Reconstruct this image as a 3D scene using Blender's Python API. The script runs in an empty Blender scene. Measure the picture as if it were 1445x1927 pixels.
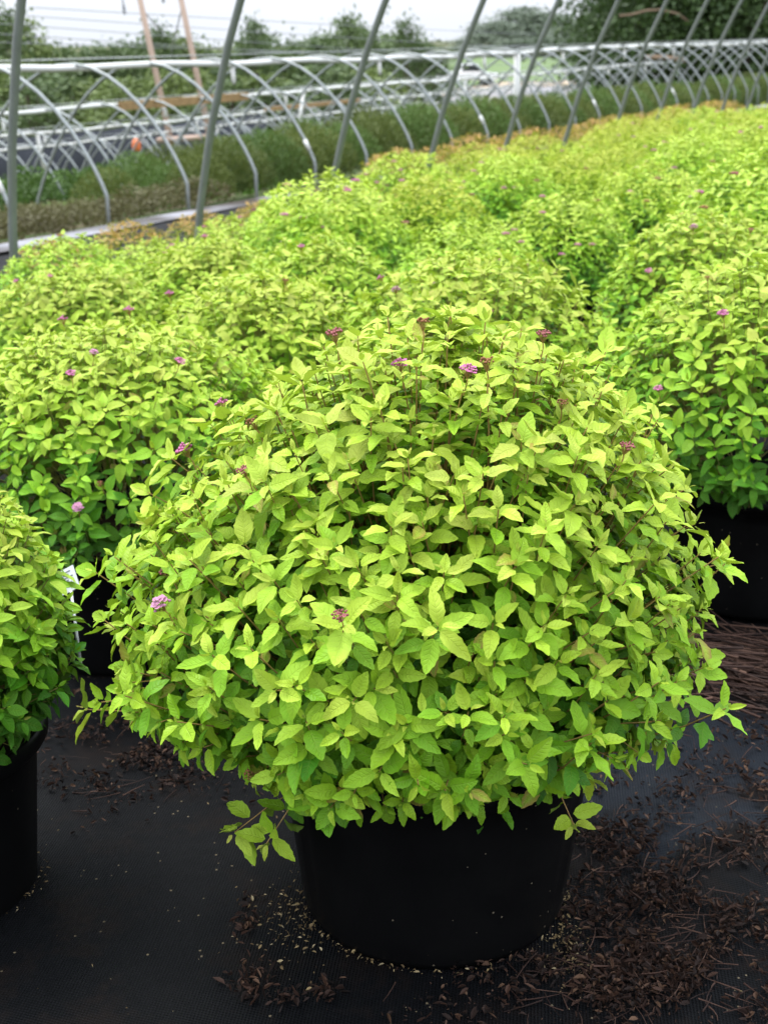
import bpy, bmesh, math, random
import numpy as np
from mathutils import Vector, Matrix
from mathutils.bvhtree import BVHTree

# ------------------------------------------------------------------ camera, light, exposure
S = bpy.context.scene
COL = S.collection
R = math.radians
H = 1.10
PITCH = R(19.55)
PSI = R(27.4)                      # the rows of the nursery run off 27 degrees to the right of the view
FPX, CX, CY = 2500.0, 722.5, 963.5

cam_d = bpy.data.cameras.new('camera')
cam = bpy.data.objects.new('camera', cam_d)
COL.objects.link(cam)
cam.location = (0, 0, H)
cam.rotation_euler = (R(90) - PITCH, 0, 0)
cam_d.sensor_fit = 'VERTICAL'
cam_d.sensor_height = 24.0
cam_d.lens = FPX / 1927.0 * 24.0
cam_d.clip_start = 0.05
cam_d.clip_end = 2000
cam_d.dof.use_dof = True
cam_d.dof.focus_distance = 1.46
cam_d.dof.aperture_fstop = 6.6
S.camera = cam

SUN_EL, SUN_AZ = R(66), R(-50)     # azimuth from +Y, clockwise positive
world = bpy.data.worlds.new('World')
S.world = world
world.use_nodes = True
wt = world.node_tree
wt.nodes.clear()
wo = wt.nodes.new('ShaderNodeOutputWorld')
wb = wt.nodes.new('ShaderNodeBackground')
sky = wt.nodes.new('ShaderNodeTexSky')
sky.sky_type = 'NISHITA'
sky.sun_disc = False
sky.sun_elevation = SUN_EL
sky.sun_rotation = SUN_AZ
sky.air_density = 1.0
sky.dust_density = 3.0
wtc = wt.nodes.new('ShaderNodeTexCoord')
wsep = wt.nodes.new('ShaderNodeSeparateXYZ')
wt.links.new(wtc.outputs['Generated'], wsep.inputs[0])
wmr = wt.nodes.new('ShaderNodeMapRange')           # overcast: brighter towards the zenith
wmr.inputs['From Min'].default_value = 0.0
wmr.inputs['From Max'].default_value = 1.0
wmr.inputs['To Min'].default_value = 5.5
wmr.inputs['To Max'].default_value = 18.0
wt.links.new(wsep.outputs['Z'], wmr.inputs['Value'])
wno = wt.nodes.new('ShaderNodeTexNoise')
wno.inputs['Scale'].default_value = 2.2
wno.inputs['Detail'].default_value = 4
wmap = wt.nodes.new('ShaderNodeMapping')
wmap.inputs['Scale'].default_value = (1, 1, 3.5)
wt.links.new(wtc.outputs['Generated'], wmap.inputs['Vector'])
wt.links.new(wmap.outputs[0], wno.inputs['Vector'])
wcl = wt.nodes.new('ShaderNodeMapRange')
wcl.inputs['From Min'].default_value = 0.3
wcl.inputs['From Max'].default_value = 0.7
wcl.inputs['To Min'].default_value = 0.93
wcl.inputs['To Max'].default_value = 1.07
wt.links.new(wno.outputs['Fac'], wcl.inputs['Value'])
wmu = wt.nodes.new('ShaderNodeMath'); wmu.operation = 'MULTIPLY'
wt.links.new(wmr.outputs[0], wmu.inputs[0]); wt.links.new(wcl.outputs[0], wmu.inputs[1])
wcv = wt.nodes.new('ShaderNodeVectorMath'); wcv.operation = 'SCALE'
wcv.inputs[0].default_value = (0.925, 0.98, 1.075)
wt.links.new(wmu.outputs[0], wcv.inputs['Scale'])
wmx = wt.nodes.new('ShaderNodeMix'); wmx.data_type = 'RGBA'
wmx.inputs['Factor'].default_value = 0.88
wt.links.new(sky.outputs[0], wmx.inputs[6]); wt.links.new(wcv.outputs[0], wmx.inputs[7])
wt.links.new(wmx.outputs[2], wb.inputs['Color'])
wb.inputs['Strength'].default_value = 0.10
wt.links.new(wb.outputs[0], wo.inputs[0])

sun_d = bpy.data.lights.new('sun', 'SUN')
sun_d.energy = 1.5
sun_d.angle = R(24)
sun_d.color = (1.0, 0.97, 0.92)
sun = bpy.data.objects.new('sun', sun_d)
COL.objects.link(sun)
sun.rotation_euler = Vector((-math.cos(SUN_EL) * math.sin(SUN_AZ), -math.cos(SUN_EL) * math.cos(SUN_AZ), -math.sin(SUN_EL))).to_track_quat('-Z', 'Y').to_euler()

S.view_settings.view_transform = 'Standard'
S.view_settings.look = 'None'
S.view_settings.exposure = 1.08
S.view_settings.gamma = 1.0
S.view_settings.use_curve_mapping = False
S.render.engine = 'CYCLES'
S.cycles.use_denoising = True
S.cycles.denoiser = 'OPENIMAGEDENOISE'
S.cycles.max_bounces = 8
S.cycles.diffuse_bounces = 2
S.cycles.glossy_bounces = 2
S.cycles.transmission_bounces = 4
S.cycles.transparent_max_bounces = 4
S.cycles.sample_clamp_indirect = 6

# ------------------------------------------------------------------ helpers
def pixray(x, y):
    u, v = x - CX, y - CY
    return u, FPX * math.cos(PITCH) - v * math.sin(PITCH), FPX * math.sin(PITCH) + v * math.cos(PITCH)

def at(x, y, Y):                    # a photo pixel at forward distance Y as a point in metres
    u, fw, dn = pixray(x, y)
    t = Y / fw
    return Vector((u * t, Y, H - dn * t))

def SDtoXY(s, D):
    return s * math.sin(PSI) - D * math.cos(PSI), s * math.cos(PSI) + D * math.sin(PSI)

def XYtoSD(X, Y):
    return X * math.sin(PSI) + Y * math.cos(PSI), -X * math.cos(PSI) + Y * math.sin(PSI)

_DX = [-400, 0.8, 4.0, 7.5, 25.0, 50.0, 900.0]
_DZ = [0.0, 0.0, -0.27, -0.44, -3.38, -5.0, -5.0]

def ground_z(X, Y):                 # works on arrays too: the land steps down to the left, then rises to a far hill
    s, D = XYtoSD(np.asarray(X, float), np.asarray(Y, float))
    z = np.interp(D, _DX, _DZ)
    rise = np.interp(np.asarray(Y, float), [70, 122, 200, 270], [0, 2.3, 4.1, 5.4])
    w = np.clip((np.asarray(X, float) + 4) / 12.0, 0, 1)
    w = w * w * (3 - 2 * w)
    return z + rise * w

def gz(X, Y):
    return float(ground_z(X, Y))

def link(o, parent=None):
    COL.objects.link(o)
    if parent is not None:
        o.parent = parent
    return o

def tag(o, label=None, cat=None, group=None, kind=None):
    if label: o['label'] = label
    if cat: o['category'] = cat
    if group: o['group'] = group
    if kind: o['kind'] = kind
    return o

def empty(name, loc, label, cat, group=None):
    o = bpy.data.objects.new(name, None)
    o.empty_display_size = 0.1
    o.location = loc
    link(o)
    return tag(o, label, cat, group)

def mesh_from(name, verts, faces, mat, smooth=True, uv=None, attrs=None):
    """verts (n,3); faces: (m,k) array or list of lists; uv per vertex; attrs {name: per-vertex float}"""
    me = bpy.data.meshes.new(name)
    verts = np.asarray(verts, np.float32)
    if isinstance(faces, np.ndarray):
        faces = [faces]
    elif faces and not isinstance(faces[0], np.ndarray):
        byk = {}
        for f in faces: byk.setdefault(len(f), []).append(f)
        faces = [np.array(v, np.int32) for v in byk.values()]
    loops = np.concatenate([f.ravel() for f in faces]).astype(np.int32)
    tot = np.concatenate([np.full(len(f), f.shape[1], np.int32) for f in faces])
    start = np.concatenate([[0], np.cumsum(tot)[:-1]]).astype(np.int32)
    me.vertices.add(len(verts)); me.vertices.foreach_set('co', verts.ravel())
    me.loops.add(len(loops)); me.loops.foreach_set('vertex_index', loops)
    me.polygons.add(len(tot)); me.polygons.foreach_set('loop_start', start)
    me.polygons.foreach_set('loop_total', tot)
    me.polygons.foreach_set('use_smooth', np.full(len(tot), smooth, bool))
    if uv is not None:
        l = me.uv_layers.new(name='UVMap')
        l.data.foreach_set('uv', np.asarray(uv, np.float32)[loops].ravel())
    for k, a in (attrs or {}).items():
        at_ = me.attributes.new(k, 'FLOAT', 'POINT')
        at_.data.foreach_set('value', np.asarray(a, np.float32))
    me.update(calc_edges=True)
    for m in (mat if isinstance(mat, (list, tuple)) else [mat]):
        me.materials.append(m)
    return me

def obj(name, me, parent=None, loc=None):
    o = bpy.data.objects.new(name, me)
    if loc is not None: o.location = loc
    return link(o, parent)

class MB:                            # collects tubes, boxes, lathes into one mesh
    def __init__(self): self.v, self.f = [], []
    def add(self, vs, fs):
        b = len(self.v)
        self.v += [tuple(p) for p in vs]
        self.f += [[i + b for i in f] for f in fs]
    def tube(self, pts, rad, n=6, cap=True):
        pts = [Vector(p) for p in pts]
        rads = rad if isinstance(rad, (list, tuple)) else [rad] * len(pts)
        vs, fs = [], []
        prev = None
        for i, p in enumerate(pts):
            t = (pts[min(i + 1, len(pts) - 1)] - pts[max(i - 1, 0)]).normalized()
            if prev is None:
                ref = Vector((0, 0, 1)) if abs(t.z) < 0.9 else Vector((1, 0, 0))
                a = t.cross(ref).normalized()
            else:
                a = (prev - t * prev.dot(t)).normalized()
            prev = a
            b = t.cross(a)
            for k in range(n):
                an = 2 * math.pi * k / n
                vs.append(p + (a * math.cos(an) + b * math.sin(an)) * rads[i])
        for i in range(len(pts) - 1):
            for k in range(n):
                fs.append([i * n + k, i * n + (k + 1) % n, (i + 1) * n + (k + 1) % n, (i + 1) * n + k])
        if cap:
            fs.append(list(range(n))[::-1]); fs.append([(len(pts) - 1) * n + k for k in range(n)])
        self.add(vs, fs)
    def box(self, c, size, rot=None):
        c = Vector(c); sx, sy, sz = [q / 2 for q in size]
        vs = [Vector((x, y, z)) for x in (-sx, sx) for y in (-sy, sy) for z in (-sz, sz)]
        if rot is not None: vs = [rot @ q for q in vs]
        vs = [q + c for q in vs]
        self.add(vs, [[0, 1, 3, 2], [4, 6, 7, 5], [0, 4, 5, 1], [2, 3, 7, 6], [0, 2, 6, 4], [1, 5, 7, 3]])
    def lathe(self, prof, n=48, wob=None):
        vs, fs = [], []
        m = len(prof)
        for k in range(n):
            a = 2 * math.pi * k / n
            for j, (r, z) in enumerate(prof):
                rr = r * (wob(a, z) if wob else 1)
                vs.append((rr * math.cos(a), rr * math.sin(a), z))
        for k in range(n):
            for j in range(m - 1):
                fs.append([k * m + j, ((k + 1) % n) * m + j, ((k + 1) % n) * m + j + 1, k * m + j + 1])
        self.add(vs, fs)
    def mesh(self, name, mat, smooth=True):
        return mesh_from(name, np.array([tuple(p) for p in self.v]), self.f, mat, smooth)

# ------------------------------------------------------------------ materials
class NT:
    def __init__(self, name):
        self.m = bpy.data.materials.new(name)
        self.m.use_nodes = True
        self.t = self.m.node_tree
        self.t.nodes.clear()
        self.out = self.t.nodes.new('ShaderNodeOutputMaterial')
    def n(self, typ, **kw):
        nd = self.t.nodes.new(typ)
        for k, v in kw.items():
            if k in nd.inputs: nd.inputs[k].default_value = v
            else: setattr(nd, k, v)
        return nd
    def l(self, a, b): self.t.links.new(a, b)
    def math(self, op, a, b=None, clamp=False):
        nd = self.n('ShaderNodeMath', operation=op, use_clamp=clamp)
        for i, x in enumerate((a, b)):
            if x is None: continue
            if hasattr(x, 'node'): self.l(x, nd.inputs[i])
            else: nd.inputs[i].default_value = x
        return nd.outputs[0]
    def mix(self, fac, a, b, blend='MIX'):
        nd = self.n('ShaderNodeMix', data_type='RGBA', blend_type=blend)
        for i, x in ((0, fac), (6, a), (7, b)):
            if hasattr(x, 'node'): self.l(x, nd.inputs[i])
            else: nd.inputs[i].default_value = x if i == 0 else (*x, 1)
        return nd.outputs[2]
    def ramp(self, fac, stops, interp='LINEAR'):
        nd = self.n('ShaderNodeValToRGB')
        nd.color_ramp.interpolation = interp
        e = nd.color_ramp.elements
        while len(e) < len(stops): e.new(0.5)
        for i, (p, c) in enumerate(stops):
            e[i].position = p; e[i].color = (*c, 1)
        self.l(fac, nd.inputs[0])
        return nd.outputs[0]
    def noise(self, scale, detail=3, vec=None, rough=0.5):
        nd = self.n('ShaderNodeTexNoise', Scale=scale, Detail=detail, Roughness=rough)
        if vec is not None: self.l(vec, nd.inputs['Vector'])
        return nd.outputs['Fac']
    def pos(self): return self.n('ShaderNodeNewGeometry').outputs['Position']
    def objc(self): return self.n('ShaderNodeTexCoord').outputs['Object']
    def bump(self, h, strength=0.5, dist=0.01, normal=None):
        nd = self.n('ShaderNodeBump', Strength=strength, Distance=dist)
        self.l(h, nd.inputs['Height'])
        if normal is not None: self.l(normal, nd.inputs['Normal'])
        return nd.outputs[0]
    def principled(self, base, rough=0.5, spec=0.5, metal=0.0, normal=None):
        nd = self.n('ShaderNodeBsdfPrincipled')
        for k, x in (('Base Color', base), ('Roughness', rough), ('Specular IOR Level', spec), ('Metallic', metal)):
            if hasattr(x, 'node'): self.l(x, nd.inputs[k])
            else: nd.inputs[k].default_value = (*x, 1) if isinstance(x, tuple) else x
        if normal is not None: self.l(normal, nd.inputs['Normal'])
        return nd.outputs[0]
    def done(self, sh):
        self.l(sh, self.out.inputs[0]); return self.m

def leaf_material(name, stops, transl=0.27, veins=True, under=(0.24, 0.35, 0.09), hue=0.012):
    t = NT(name)
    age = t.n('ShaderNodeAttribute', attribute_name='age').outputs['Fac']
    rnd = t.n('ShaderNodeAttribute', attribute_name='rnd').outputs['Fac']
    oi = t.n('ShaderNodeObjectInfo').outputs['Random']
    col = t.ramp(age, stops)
    hs = t.n('ShaderNodeHueSaturation')
    t.l(col, hs.inputs['Color'])
    t.l(t.math('ADD', t.math('MULTIPLY', t.math('ADD', t.math('MULTIPLY', oi, 0.5), t.math('MULTIPLY', rnd, 0.5)), 2 * hue), 0.5 - hue), hs.inputs['Hue'])
    t.l(t.math('ADD', t.math('MULTIPLY', rnd, 0.26), 0.87), hs.inputs['Value'])
    col = hs.outputs[0]
    nrm = None
    if veins:
        uv = t.n('ShaderNodeUVMap').outputs[0]
        sp = t.n('ShaderNodeSeparateXYZ'); t.l(uv, sp.inputs[0])
        au = t.math('ABSOLUTE', t.math('MULTIPLY', t.math('SUBTRACT', sp.outputs[0], 0.5), 2.0))
        ph = t.math('MULTIPLY', t.math('SUBTRACT', sp.outputs[1], t.math('MULTIPLY', au, 0.17)), 2 * math.pi * 7.5)
        side = t.math('POWER', t.math('ADD', t.math('MULTIPLY', t.math('COSINE', ph), 0.5), 0.5), 5.0)
        side = t.math('MULTIPLY', side, t.math('SUBTRACT', 1.0, au))
        mid = t.math('SUBTRACT', 1.0, t.math('MULTIPLY', au, 9.0), clamp=True)
        vein = t.math('MAXIMUM', side, mid)
        ns = t.noise(95, 3, t.objc())
        col = t.mix(t.math('MULTIPLY', vein, 0.13), col, (0.48, 0.54, 0.12))
        col = t.mix(t.math('MULTIPLY', t.math('SUBTRACT', ns, 0.42, clamp=True), 0.55), col, (0.16, 0.30, 0.02))
        # a browned, sharper rim where the leaf margin dries
        old = t.math('MULTIPLY', t.math('GREATER_THAN', rnd, 0.972), t.math('MULTIPLY', t.math('ADD', au, ns), 0.6), clamp=True)
        col = t.mix(old, col, (0.30, 0.19, 0.05))
        rim = t.math('MULTIPLY', t.math('SUBTRACT', au, 0.9, clamp=True), 1.5)
        col = t.mix(rim, col, (0.34, 0.32, 0.05))
        nrm = t.bump(t.math('ADD', t.math('MULTIPLY', vein, -1.0), t.math('MULTIPLY', ns, 0.6)), 0.6, 0.0011)
    bf = t.n('ShaderNodeNewGeometry').outputs['Backfacing']
    colb = t.mix(t.math('MULTIPLY', bf, 0.55), col, under)
    pr = t.principled(colb, 0.46, 0.26, 0.0, nrm)
    tr = t.n('ShaderNodeBsdfTranslucent')
    t.l(t.mix(0.5, col, (0.34, 0.50, 0.015)), tr.inputs['Color'])
    if nrm is not None: t.l(nrm, tr.inputs['Normal'])
    mx = t.n('ShaderNodeMixShader'); mx.inputs[0].default_value = transl
    t.l(pr, mx.inputs[1]); t.l(tr.outputs[0], mx.inputs[2])
    return t.done(mx.outputs[0])

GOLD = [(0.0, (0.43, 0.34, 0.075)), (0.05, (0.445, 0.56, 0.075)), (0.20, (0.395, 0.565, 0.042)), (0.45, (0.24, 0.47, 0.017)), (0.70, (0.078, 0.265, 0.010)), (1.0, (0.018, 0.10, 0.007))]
YEL = [(0.0, (0.42, 0.42, 0.06)), (0.22, (0.415, 0.53, 0.033)), (0.5, (0.28, 0.45, 0.018)), (1.0, (0.05, 0.16, 0.008))]
RUST = [(0.0, (0.36, 0.16, 0.045)), (0.15, (0.34, 0.23, 0.045)), (0.36, (0.25, 0.28, 0.035)), (1.0, (0.08, 0.15, 0.02))]
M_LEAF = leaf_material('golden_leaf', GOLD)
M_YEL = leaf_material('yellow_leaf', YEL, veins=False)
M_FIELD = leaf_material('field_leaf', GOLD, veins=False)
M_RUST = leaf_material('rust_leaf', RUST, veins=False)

def plain_foliage(name, a, b, transl=0.2, rough=0.55):
    t = NT(name)
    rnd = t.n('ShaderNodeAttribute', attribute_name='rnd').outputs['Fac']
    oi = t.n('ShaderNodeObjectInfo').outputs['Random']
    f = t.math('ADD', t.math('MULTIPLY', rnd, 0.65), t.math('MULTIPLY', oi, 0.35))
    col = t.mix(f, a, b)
    pr = t.principled(col, rough, 0.3)
    tr = t.n('ShaderNodeBsdfTranslucent'); t.l(col, tr.inputs[0])
    mx = t.n('ShaderNodeMixShader'); mx.inputs[0].default_value = transl
    t.l(pr, mx.inputs[1]); t.l(tr.outputs[0], mx.inputs[2])
    return t.done(mx.outputs[0])

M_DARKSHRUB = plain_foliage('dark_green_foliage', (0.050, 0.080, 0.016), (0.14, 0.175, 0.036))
M_DARKSHRUB2 = plain_foliage('mid_green_foliage', (0.055, 0.10, 0.02), (0.12, 0.20, 0.045))
M_BROWNSHRUB = plain_foliage('dull_brown_foliage', (0.0680, 0.0520, 0.0280), (0.1360, 0.1360, 0.0480))
M_BRIGHT = plain_foliage('bright_green_foliage', (0.0880, 0.2000, 0.0240), (0.1600, 0.3040, 0.0400))
M_GREEN = plain_foliage('green_foliage', (0.0400, 0.0880, 0.0160), (0.0960, 0.1680, 0.0320))
M_TREE = plain_foliage('tree_foliage', (0.0600, 0.1000, 0.0360), (0.1360, 0.1920, 0.0680))
M_TREEY = plain_foliage('light_tree_foliage', (0.0960, 0.1440, 0.0360), (0.1920, 0.2480, 0.0720))
M_TREED = plain_foliage('dark_tree_foliage', (0.0256, 0.0528, 0.0160), (0.0720, 0.1200, 0.0304))
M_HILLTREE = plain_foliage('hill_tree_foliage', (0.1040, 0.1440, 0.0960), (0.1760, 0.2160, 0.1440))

def simple(name, col, rough=0.5, spec=0.5, metal=0.0, ns=None, amp=0.25, bumpd=0.0, nscale=30):
    t = NT(name)
    f = t.noise(nscale, 4, t.objc())
    d = tuple(c * (1 - amp) for c in col); u = tuple(min(1, c * (1 + amp)) for c in col)
    c = t.mix(f, d, u)
    nrm = t.bump(f, 0.5, bumpd) if bumpd else None
    return t.done(t.principled(c, rough, spec, metal, nrm))

M_STEM = simple('red_brown_stem', (0.30, 0.19, 0.06), 0.55, 0.3)
M_STEMG = simple('green_brown_stem', (0.24, 0.22, 0.06), 0.55, 0.3)
M_SOIL = simple('potting_soil', (0.022, 0.014, 0.009), 0.95, 0.1, bumpd=0.01, amp=0.6, nscale=60)
M_GALV = simple('galvanised_steel', (0.26, 0.28, 0.275), 0.42, 0.5, 0.35, amp=0.18, nscale=14)
M_GALVD = simple('weathered_galvanised_steel', (0.145, 0.16, 0.145), 0.5, 0.5, 0.3, amp=0.22, nscale=14)
M_PVC = simple('white_pvc', (0.60, 0.60, 0.57), 0.4, 0.4, amp=0.06, nscale=6)
M_WOOD = simple('old_timber', (0.30, 0.195, 0.09), 0.75, 0.2, amp=0.35, nscale=9)
M_POLE = simple('pinkish_pole_timber', (0.46, 0.34, 0.27), 0.8, 0.2, amp=0.2, nscale=3)
M_BARK = simple('bark', (0.085, 0.065, 0.05), 0.9, 0.1, amp=0.4, nscale=8, bumpd=0.02)
M_LIMB = simple('pale_limb_bark', (0.20, 0.145, 0.10), 0.9, 0.1, amp=0.3, nscale=5)
M_WIRE = simple('wire', (0.22, 0.23, 0.25), 0.6, 0.3)
M_FABRIC = simple('dark_shade_fabric', (0.036, 0.040, 0.050), 0.75, 0.3, amp=0.4, nscale=1.5)
M_TRUCK = simple('white_truck_paint', (0.78, 0.79, 0.80), 0.3, 0.5, amp=0.03)
M_GLASS = simple('dark_glass', (0.03, 0.035, 0.04), 0.1, 0.6)
M_RUBBER = simple('tyre_rubber', (0.02, 0.02, 0.02), 0.8, 0.2)
M_TAG = simple('white_label_plastic', (0.72, 0.74, 0.78), 0.4, 0.4, amp=0.05)
M_PRINT = simple('grey_label_print', (0.22, 0.23, 0.26), 0.6, 0.2)
M_ORANGE = simple('orange_plastic', (0.62, 0.16, 0.05), 0.5, 0.4, amp=0.1)
M_PINK = simple('pink_petals', (0.44, 0.13, 0.27), 0.55, 0.2, amp=0.3, nscale=200)
M_PALEPINK = simple('pale_pink_petals', (0.42, 0.19, 0.29), 0.55, 0.2, amp=0.25, nscale=200)
M_BUD = simple('dusky_red_buds', (0.26, 0.085, 0.085), 0.6, 0.2, amp=0.35, nscale=200)
M_BROWNBUD = simple('brown_buds', (0.24, 0.11, 0.05), 0.7, 0.2, amp=0.35, nscale=200)

def pot_material():
    t = NT('black_nursery_plastic')
    p = t.objc()
    f = t.noise(14, 5, p)
    sc = t.n('ShaderNodeTexVoronoi', Scale=95.0); t.l(p, sc.inputs['Vector'])
    sel = t.math('GREATER_THAN', t.noise(40, 2, p), 0.60)
    speck = t.math('MULTIPLY', t.math('LESS_THAN', sc.outputs['Distance'], 0.13), sel)
    base = t.mix(f, (0.0018, 0.0018, 0.0021), (0.0036, 0.0036, 0.0037))
    base = t.mix(t.math('MULTIPLY', speck, 0.55), base, (0.20, 0.17, 0.12))
    r = t.math('ADD', t.math('MULTIPLY', f, 0.2), 0.36)
    return t.done(t.principled(base, r, 0.15, 0, t.bump(f, 0.25, 0.003)))
M_POT = pot_material()

def mat_material():
    t = NT('black_woven_ground_cloth')
    p = t.pos()
    mp = t.n('ShaderNodeMapping'); mp.inputs['Rotation'].default_value = (0, 0, R(58)); t.l(p, mp.inputs[0])
    sp = t.n('ShaderNodeSeparateXYZ'); t.l(mp.outputs[0], sp.inputs[0])
    a = t.math('SINE', t.math('MULTIPLY', sp.outputs[0], 2 * math.pi / 0.0066))
    b = t.math('SINE', t.math('MULTIPLY', sp.outputs[1], 2 * math.pi / 0.0052))
    weave = t.math('ADD', t.math('MULTIPLY', t.math('MULTIPLY', a, b), 0.5), 0.5)
    big = t.noise(2.3, 4, p)
    mid = t.noise(9, 5, p)
    fine = t.noise(55, 4, p)
    dust = t.math('MULTIPLY', t.math('SUBTRACT', t.math('ADD', t.math('MULTIPLY', big, 0.6), t.math('MULTIPLY', fine, 0.5)), 0.50, clamp=True), 3.0, clamp=True)
    base = t.mix(weave, (0.0003, 0.0004, 0.0005), (0.0052, 0.0057, 0.0070))
    base = t.mix(t.math('MULTIPLY', dust, 0.22), base, (0.009, 0.009, 0.0105))
    # silt and pale specks scattered over the cloth
    vo = t.n('ShaderNodeTexVoronoi', Scale=60.0); t.l(p, vo.inputs['Vector'])
    spk = t.math('MULTIPLY', t.math('LESS_THAN', vo.outputs['Distance'], 0.10), t.math('GREATER_THAN', t.noise(11, 2, p), 0.54))
    base = t.mix(t.math('MULTIPLY', spk, 0.5), base, (0.26, 0.21, 0.13))
    # wet cloth right of the front pot, the sky's bluish reflection painted into its colour
    dv = t.n('ShaderNodeVectorMath', operation='SUBTRACT'); t.l(p, dv.inputs[0]); dv.inputs[1].default_value = (0.46, 2.0, 0)
    ds = t.n('ShaderNodeVectorMath', operation='MULTIPLY'); t.l(dv.outputs[0], ds.inputs[0]); ds.inputs[1].default_value = (1.0, 0.62, 0)
    ln = t.n('ShaderNodeVectorMath', operation='LENGTH'); t.l(ds.outputs[0], ln.inputs[0])
    dd = t.math('ADD', ln.outputs['Value'], t.math('MULTIPLY', t.math('SUBTRACT', mid, 0.5), 0.35))
    damp_sheen = t.math('MULTIPLY', t.math('SUBTRACT', 0.24, dd), 30.0, clamp=True)
    base = t.mix(t.math('MULTIPLY', damp_sheen, 0.55), base, (0.012, 0.016, 0.023))
    silt = t.math('MULTIPLY', t.math('SUBTRACT', t.math('ADD', t.math('MULTIPLY', mid, 0.7), t.math('MULTIPLY', fine, 0.3)), 0.50, clamp=True), 6.0, clamp=True)
    base = t.mix(t.math('MULTIPLY', silt, 0.55), base, (0.010, 0.0062, 0.0045))
    rough = t.math('SUBTRACT', t.math('ADD', 0.50, t.math('MULTIPLY', mid, 0.18)), t.math('MULTIPLY', damp_sheen, 0.16))
    n1 = t.bump(t.math('ADD', t.math('MULTIPLY', big, 1.0), t.math('MULTIPLY', mid, 0.25)), 0.5, 0.05)
    n2 = t.bump(weave, t_strength, 0.0016, n1)
    return t.done(t.principled(base, rough, 0.07, 0, n2))
t_strength = 0.55
M_MAT = mat_material()

def ground_material(name, a, b, scale, c=None, bumpd=0.02, gthr=0.42):
    t = NT(name)
    p = t.pos()
    f = t.noise(scale, 6, p, 0.6); g = t.noise(scale * 0.13, 3, p)
    col = t.mix(f, a, b)
    if c: col = t.mix(t.math('MULTIPLY', t.math('SUBTRACT', g, gthr, clamp=True), 6.0, clamp=True), col, c)
    return t.done(t.principled(col, 0.95, 0.1, 0, t.bump(f, 0.6, bumpd)))
M_GROUND = ground_material('bare_earth_and_weeds', (0.07, 0.055, 0.035), (0.16, 0.13, 0.08), 6, (0.06, 0.10, 0.03))
M_FIELDG = ground_material('green_crop', (0.105, 0.16, 0.07), (0.15, 0.20, 0.09), 3, (0.13, 0.18, 0.08))
M_GRAVEL = ground_material('grey_gravel', (0.24, 0.23, 0.22), (0.36, 0.34, 0.33), 5, (0.17, 0.17, 0.18))
M_TAN = ground_material('tan_track', (0.34, 0.27, 0.20), (0.42, 0.35, 0.26), 4)
M_PATH = ground_material('white_ground_sheeting', (0.16, 0.16, 0.175), (0.34, 0.34, 0.37), 7, (0.045, 0.038, 0.03), 0.01, 0.45)

# ------------------------------------------------------------------ setting: ground sheets
def grid_sheet(name, xs, ys, zf, mat, off=0.0):
    X, Y = np.meshgrid(xs, ys)
    Z = zf(X, Y) + off
    v = np.stack([X.ravel(), Y.ravel(), Z.ravel()], 1)
    nx, ny = len(xs), len(ys)
    i = np.arange(nx - 1)[None, :] + np.arange(ny - 1)[:, None] * nx
    f = np.stack([i, i + 1, i + 1 + nx, i + nx], -1).reshape(-1, 4)
    o = obj(name, mesh_from(name, v, f.astype(np.int32), mat))
    o['kind'] = 'structure'
    return o

xs = np.unique(np.concatenate([np.linspace(-700, -60, 33), np.linspace(-60, -8, 53), np.linspace(-8, 12, 61), np.linspace(12, 70, 59), np.linspace(70, 700, 33)]))
ys = np.unique(np.concatenate([np.linspace(-60, -4, 12), np.linspace(-4, 40, 120), np.linspace(40, 140, 90), np.linspace(140, 360, 50), np.linspace(360, 1400, 20)]))
grid_sheet('ground', xs, ys, ground_z, M_GROUND)

def ripple(X, Y):                    # soft folds of the ground cloth
    r = 0.006 * np.sin(5.2 * X + 3.1 * Y + 1.3 * np.sin(2.7 * Y)) + 0.004 * np.sin(11 * X - 7.5 * Y + 2 * np.sin(3 * X))
    return r * np.clip((np.hypot(X - 0.067, Y - 1.53) - 0.16) * 5, 0, 1)

def sd_sheet(name, s0, s1, d0, d1, ns, nd, mat, off, rip=False):
    s = np.linspace(s0, s1, ns); d = np.linspace(d0, d1, nd)
    SS, DD = np.meshgrid(s, d)
    X, Y = SDtoXY(SS, DD)
    Z = ground_z(X, Y) + off + (ripple(X, Y) + 0.011 if rip else 0)
    v = np.stack([X.ravel(), Y.ravel(), Z.ravel()], 1)
    i = np.arange(ns - 1)[None, :] + np.arange(nd - 1)[:, None] * ns
    f = np.stack([i, i + 1, i + 1 + ns, i + ns], -1).reshape(-1, 4)
    o = obj(name, mesh_from(name, v, f.astype(np.int32), mat))
    o['kind'] = 'structure'
    return o
MATZ = 0.016
sd_sheet('ground_cloth', -2.0, 24.0, -4.0, 7.2, 400, 160, M_MAT, 0.005, True)
sd_sheet('path', -2.0, 48.0, 7.15, 7.66, 100, 6, M_PATH, 0.03)

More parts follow.
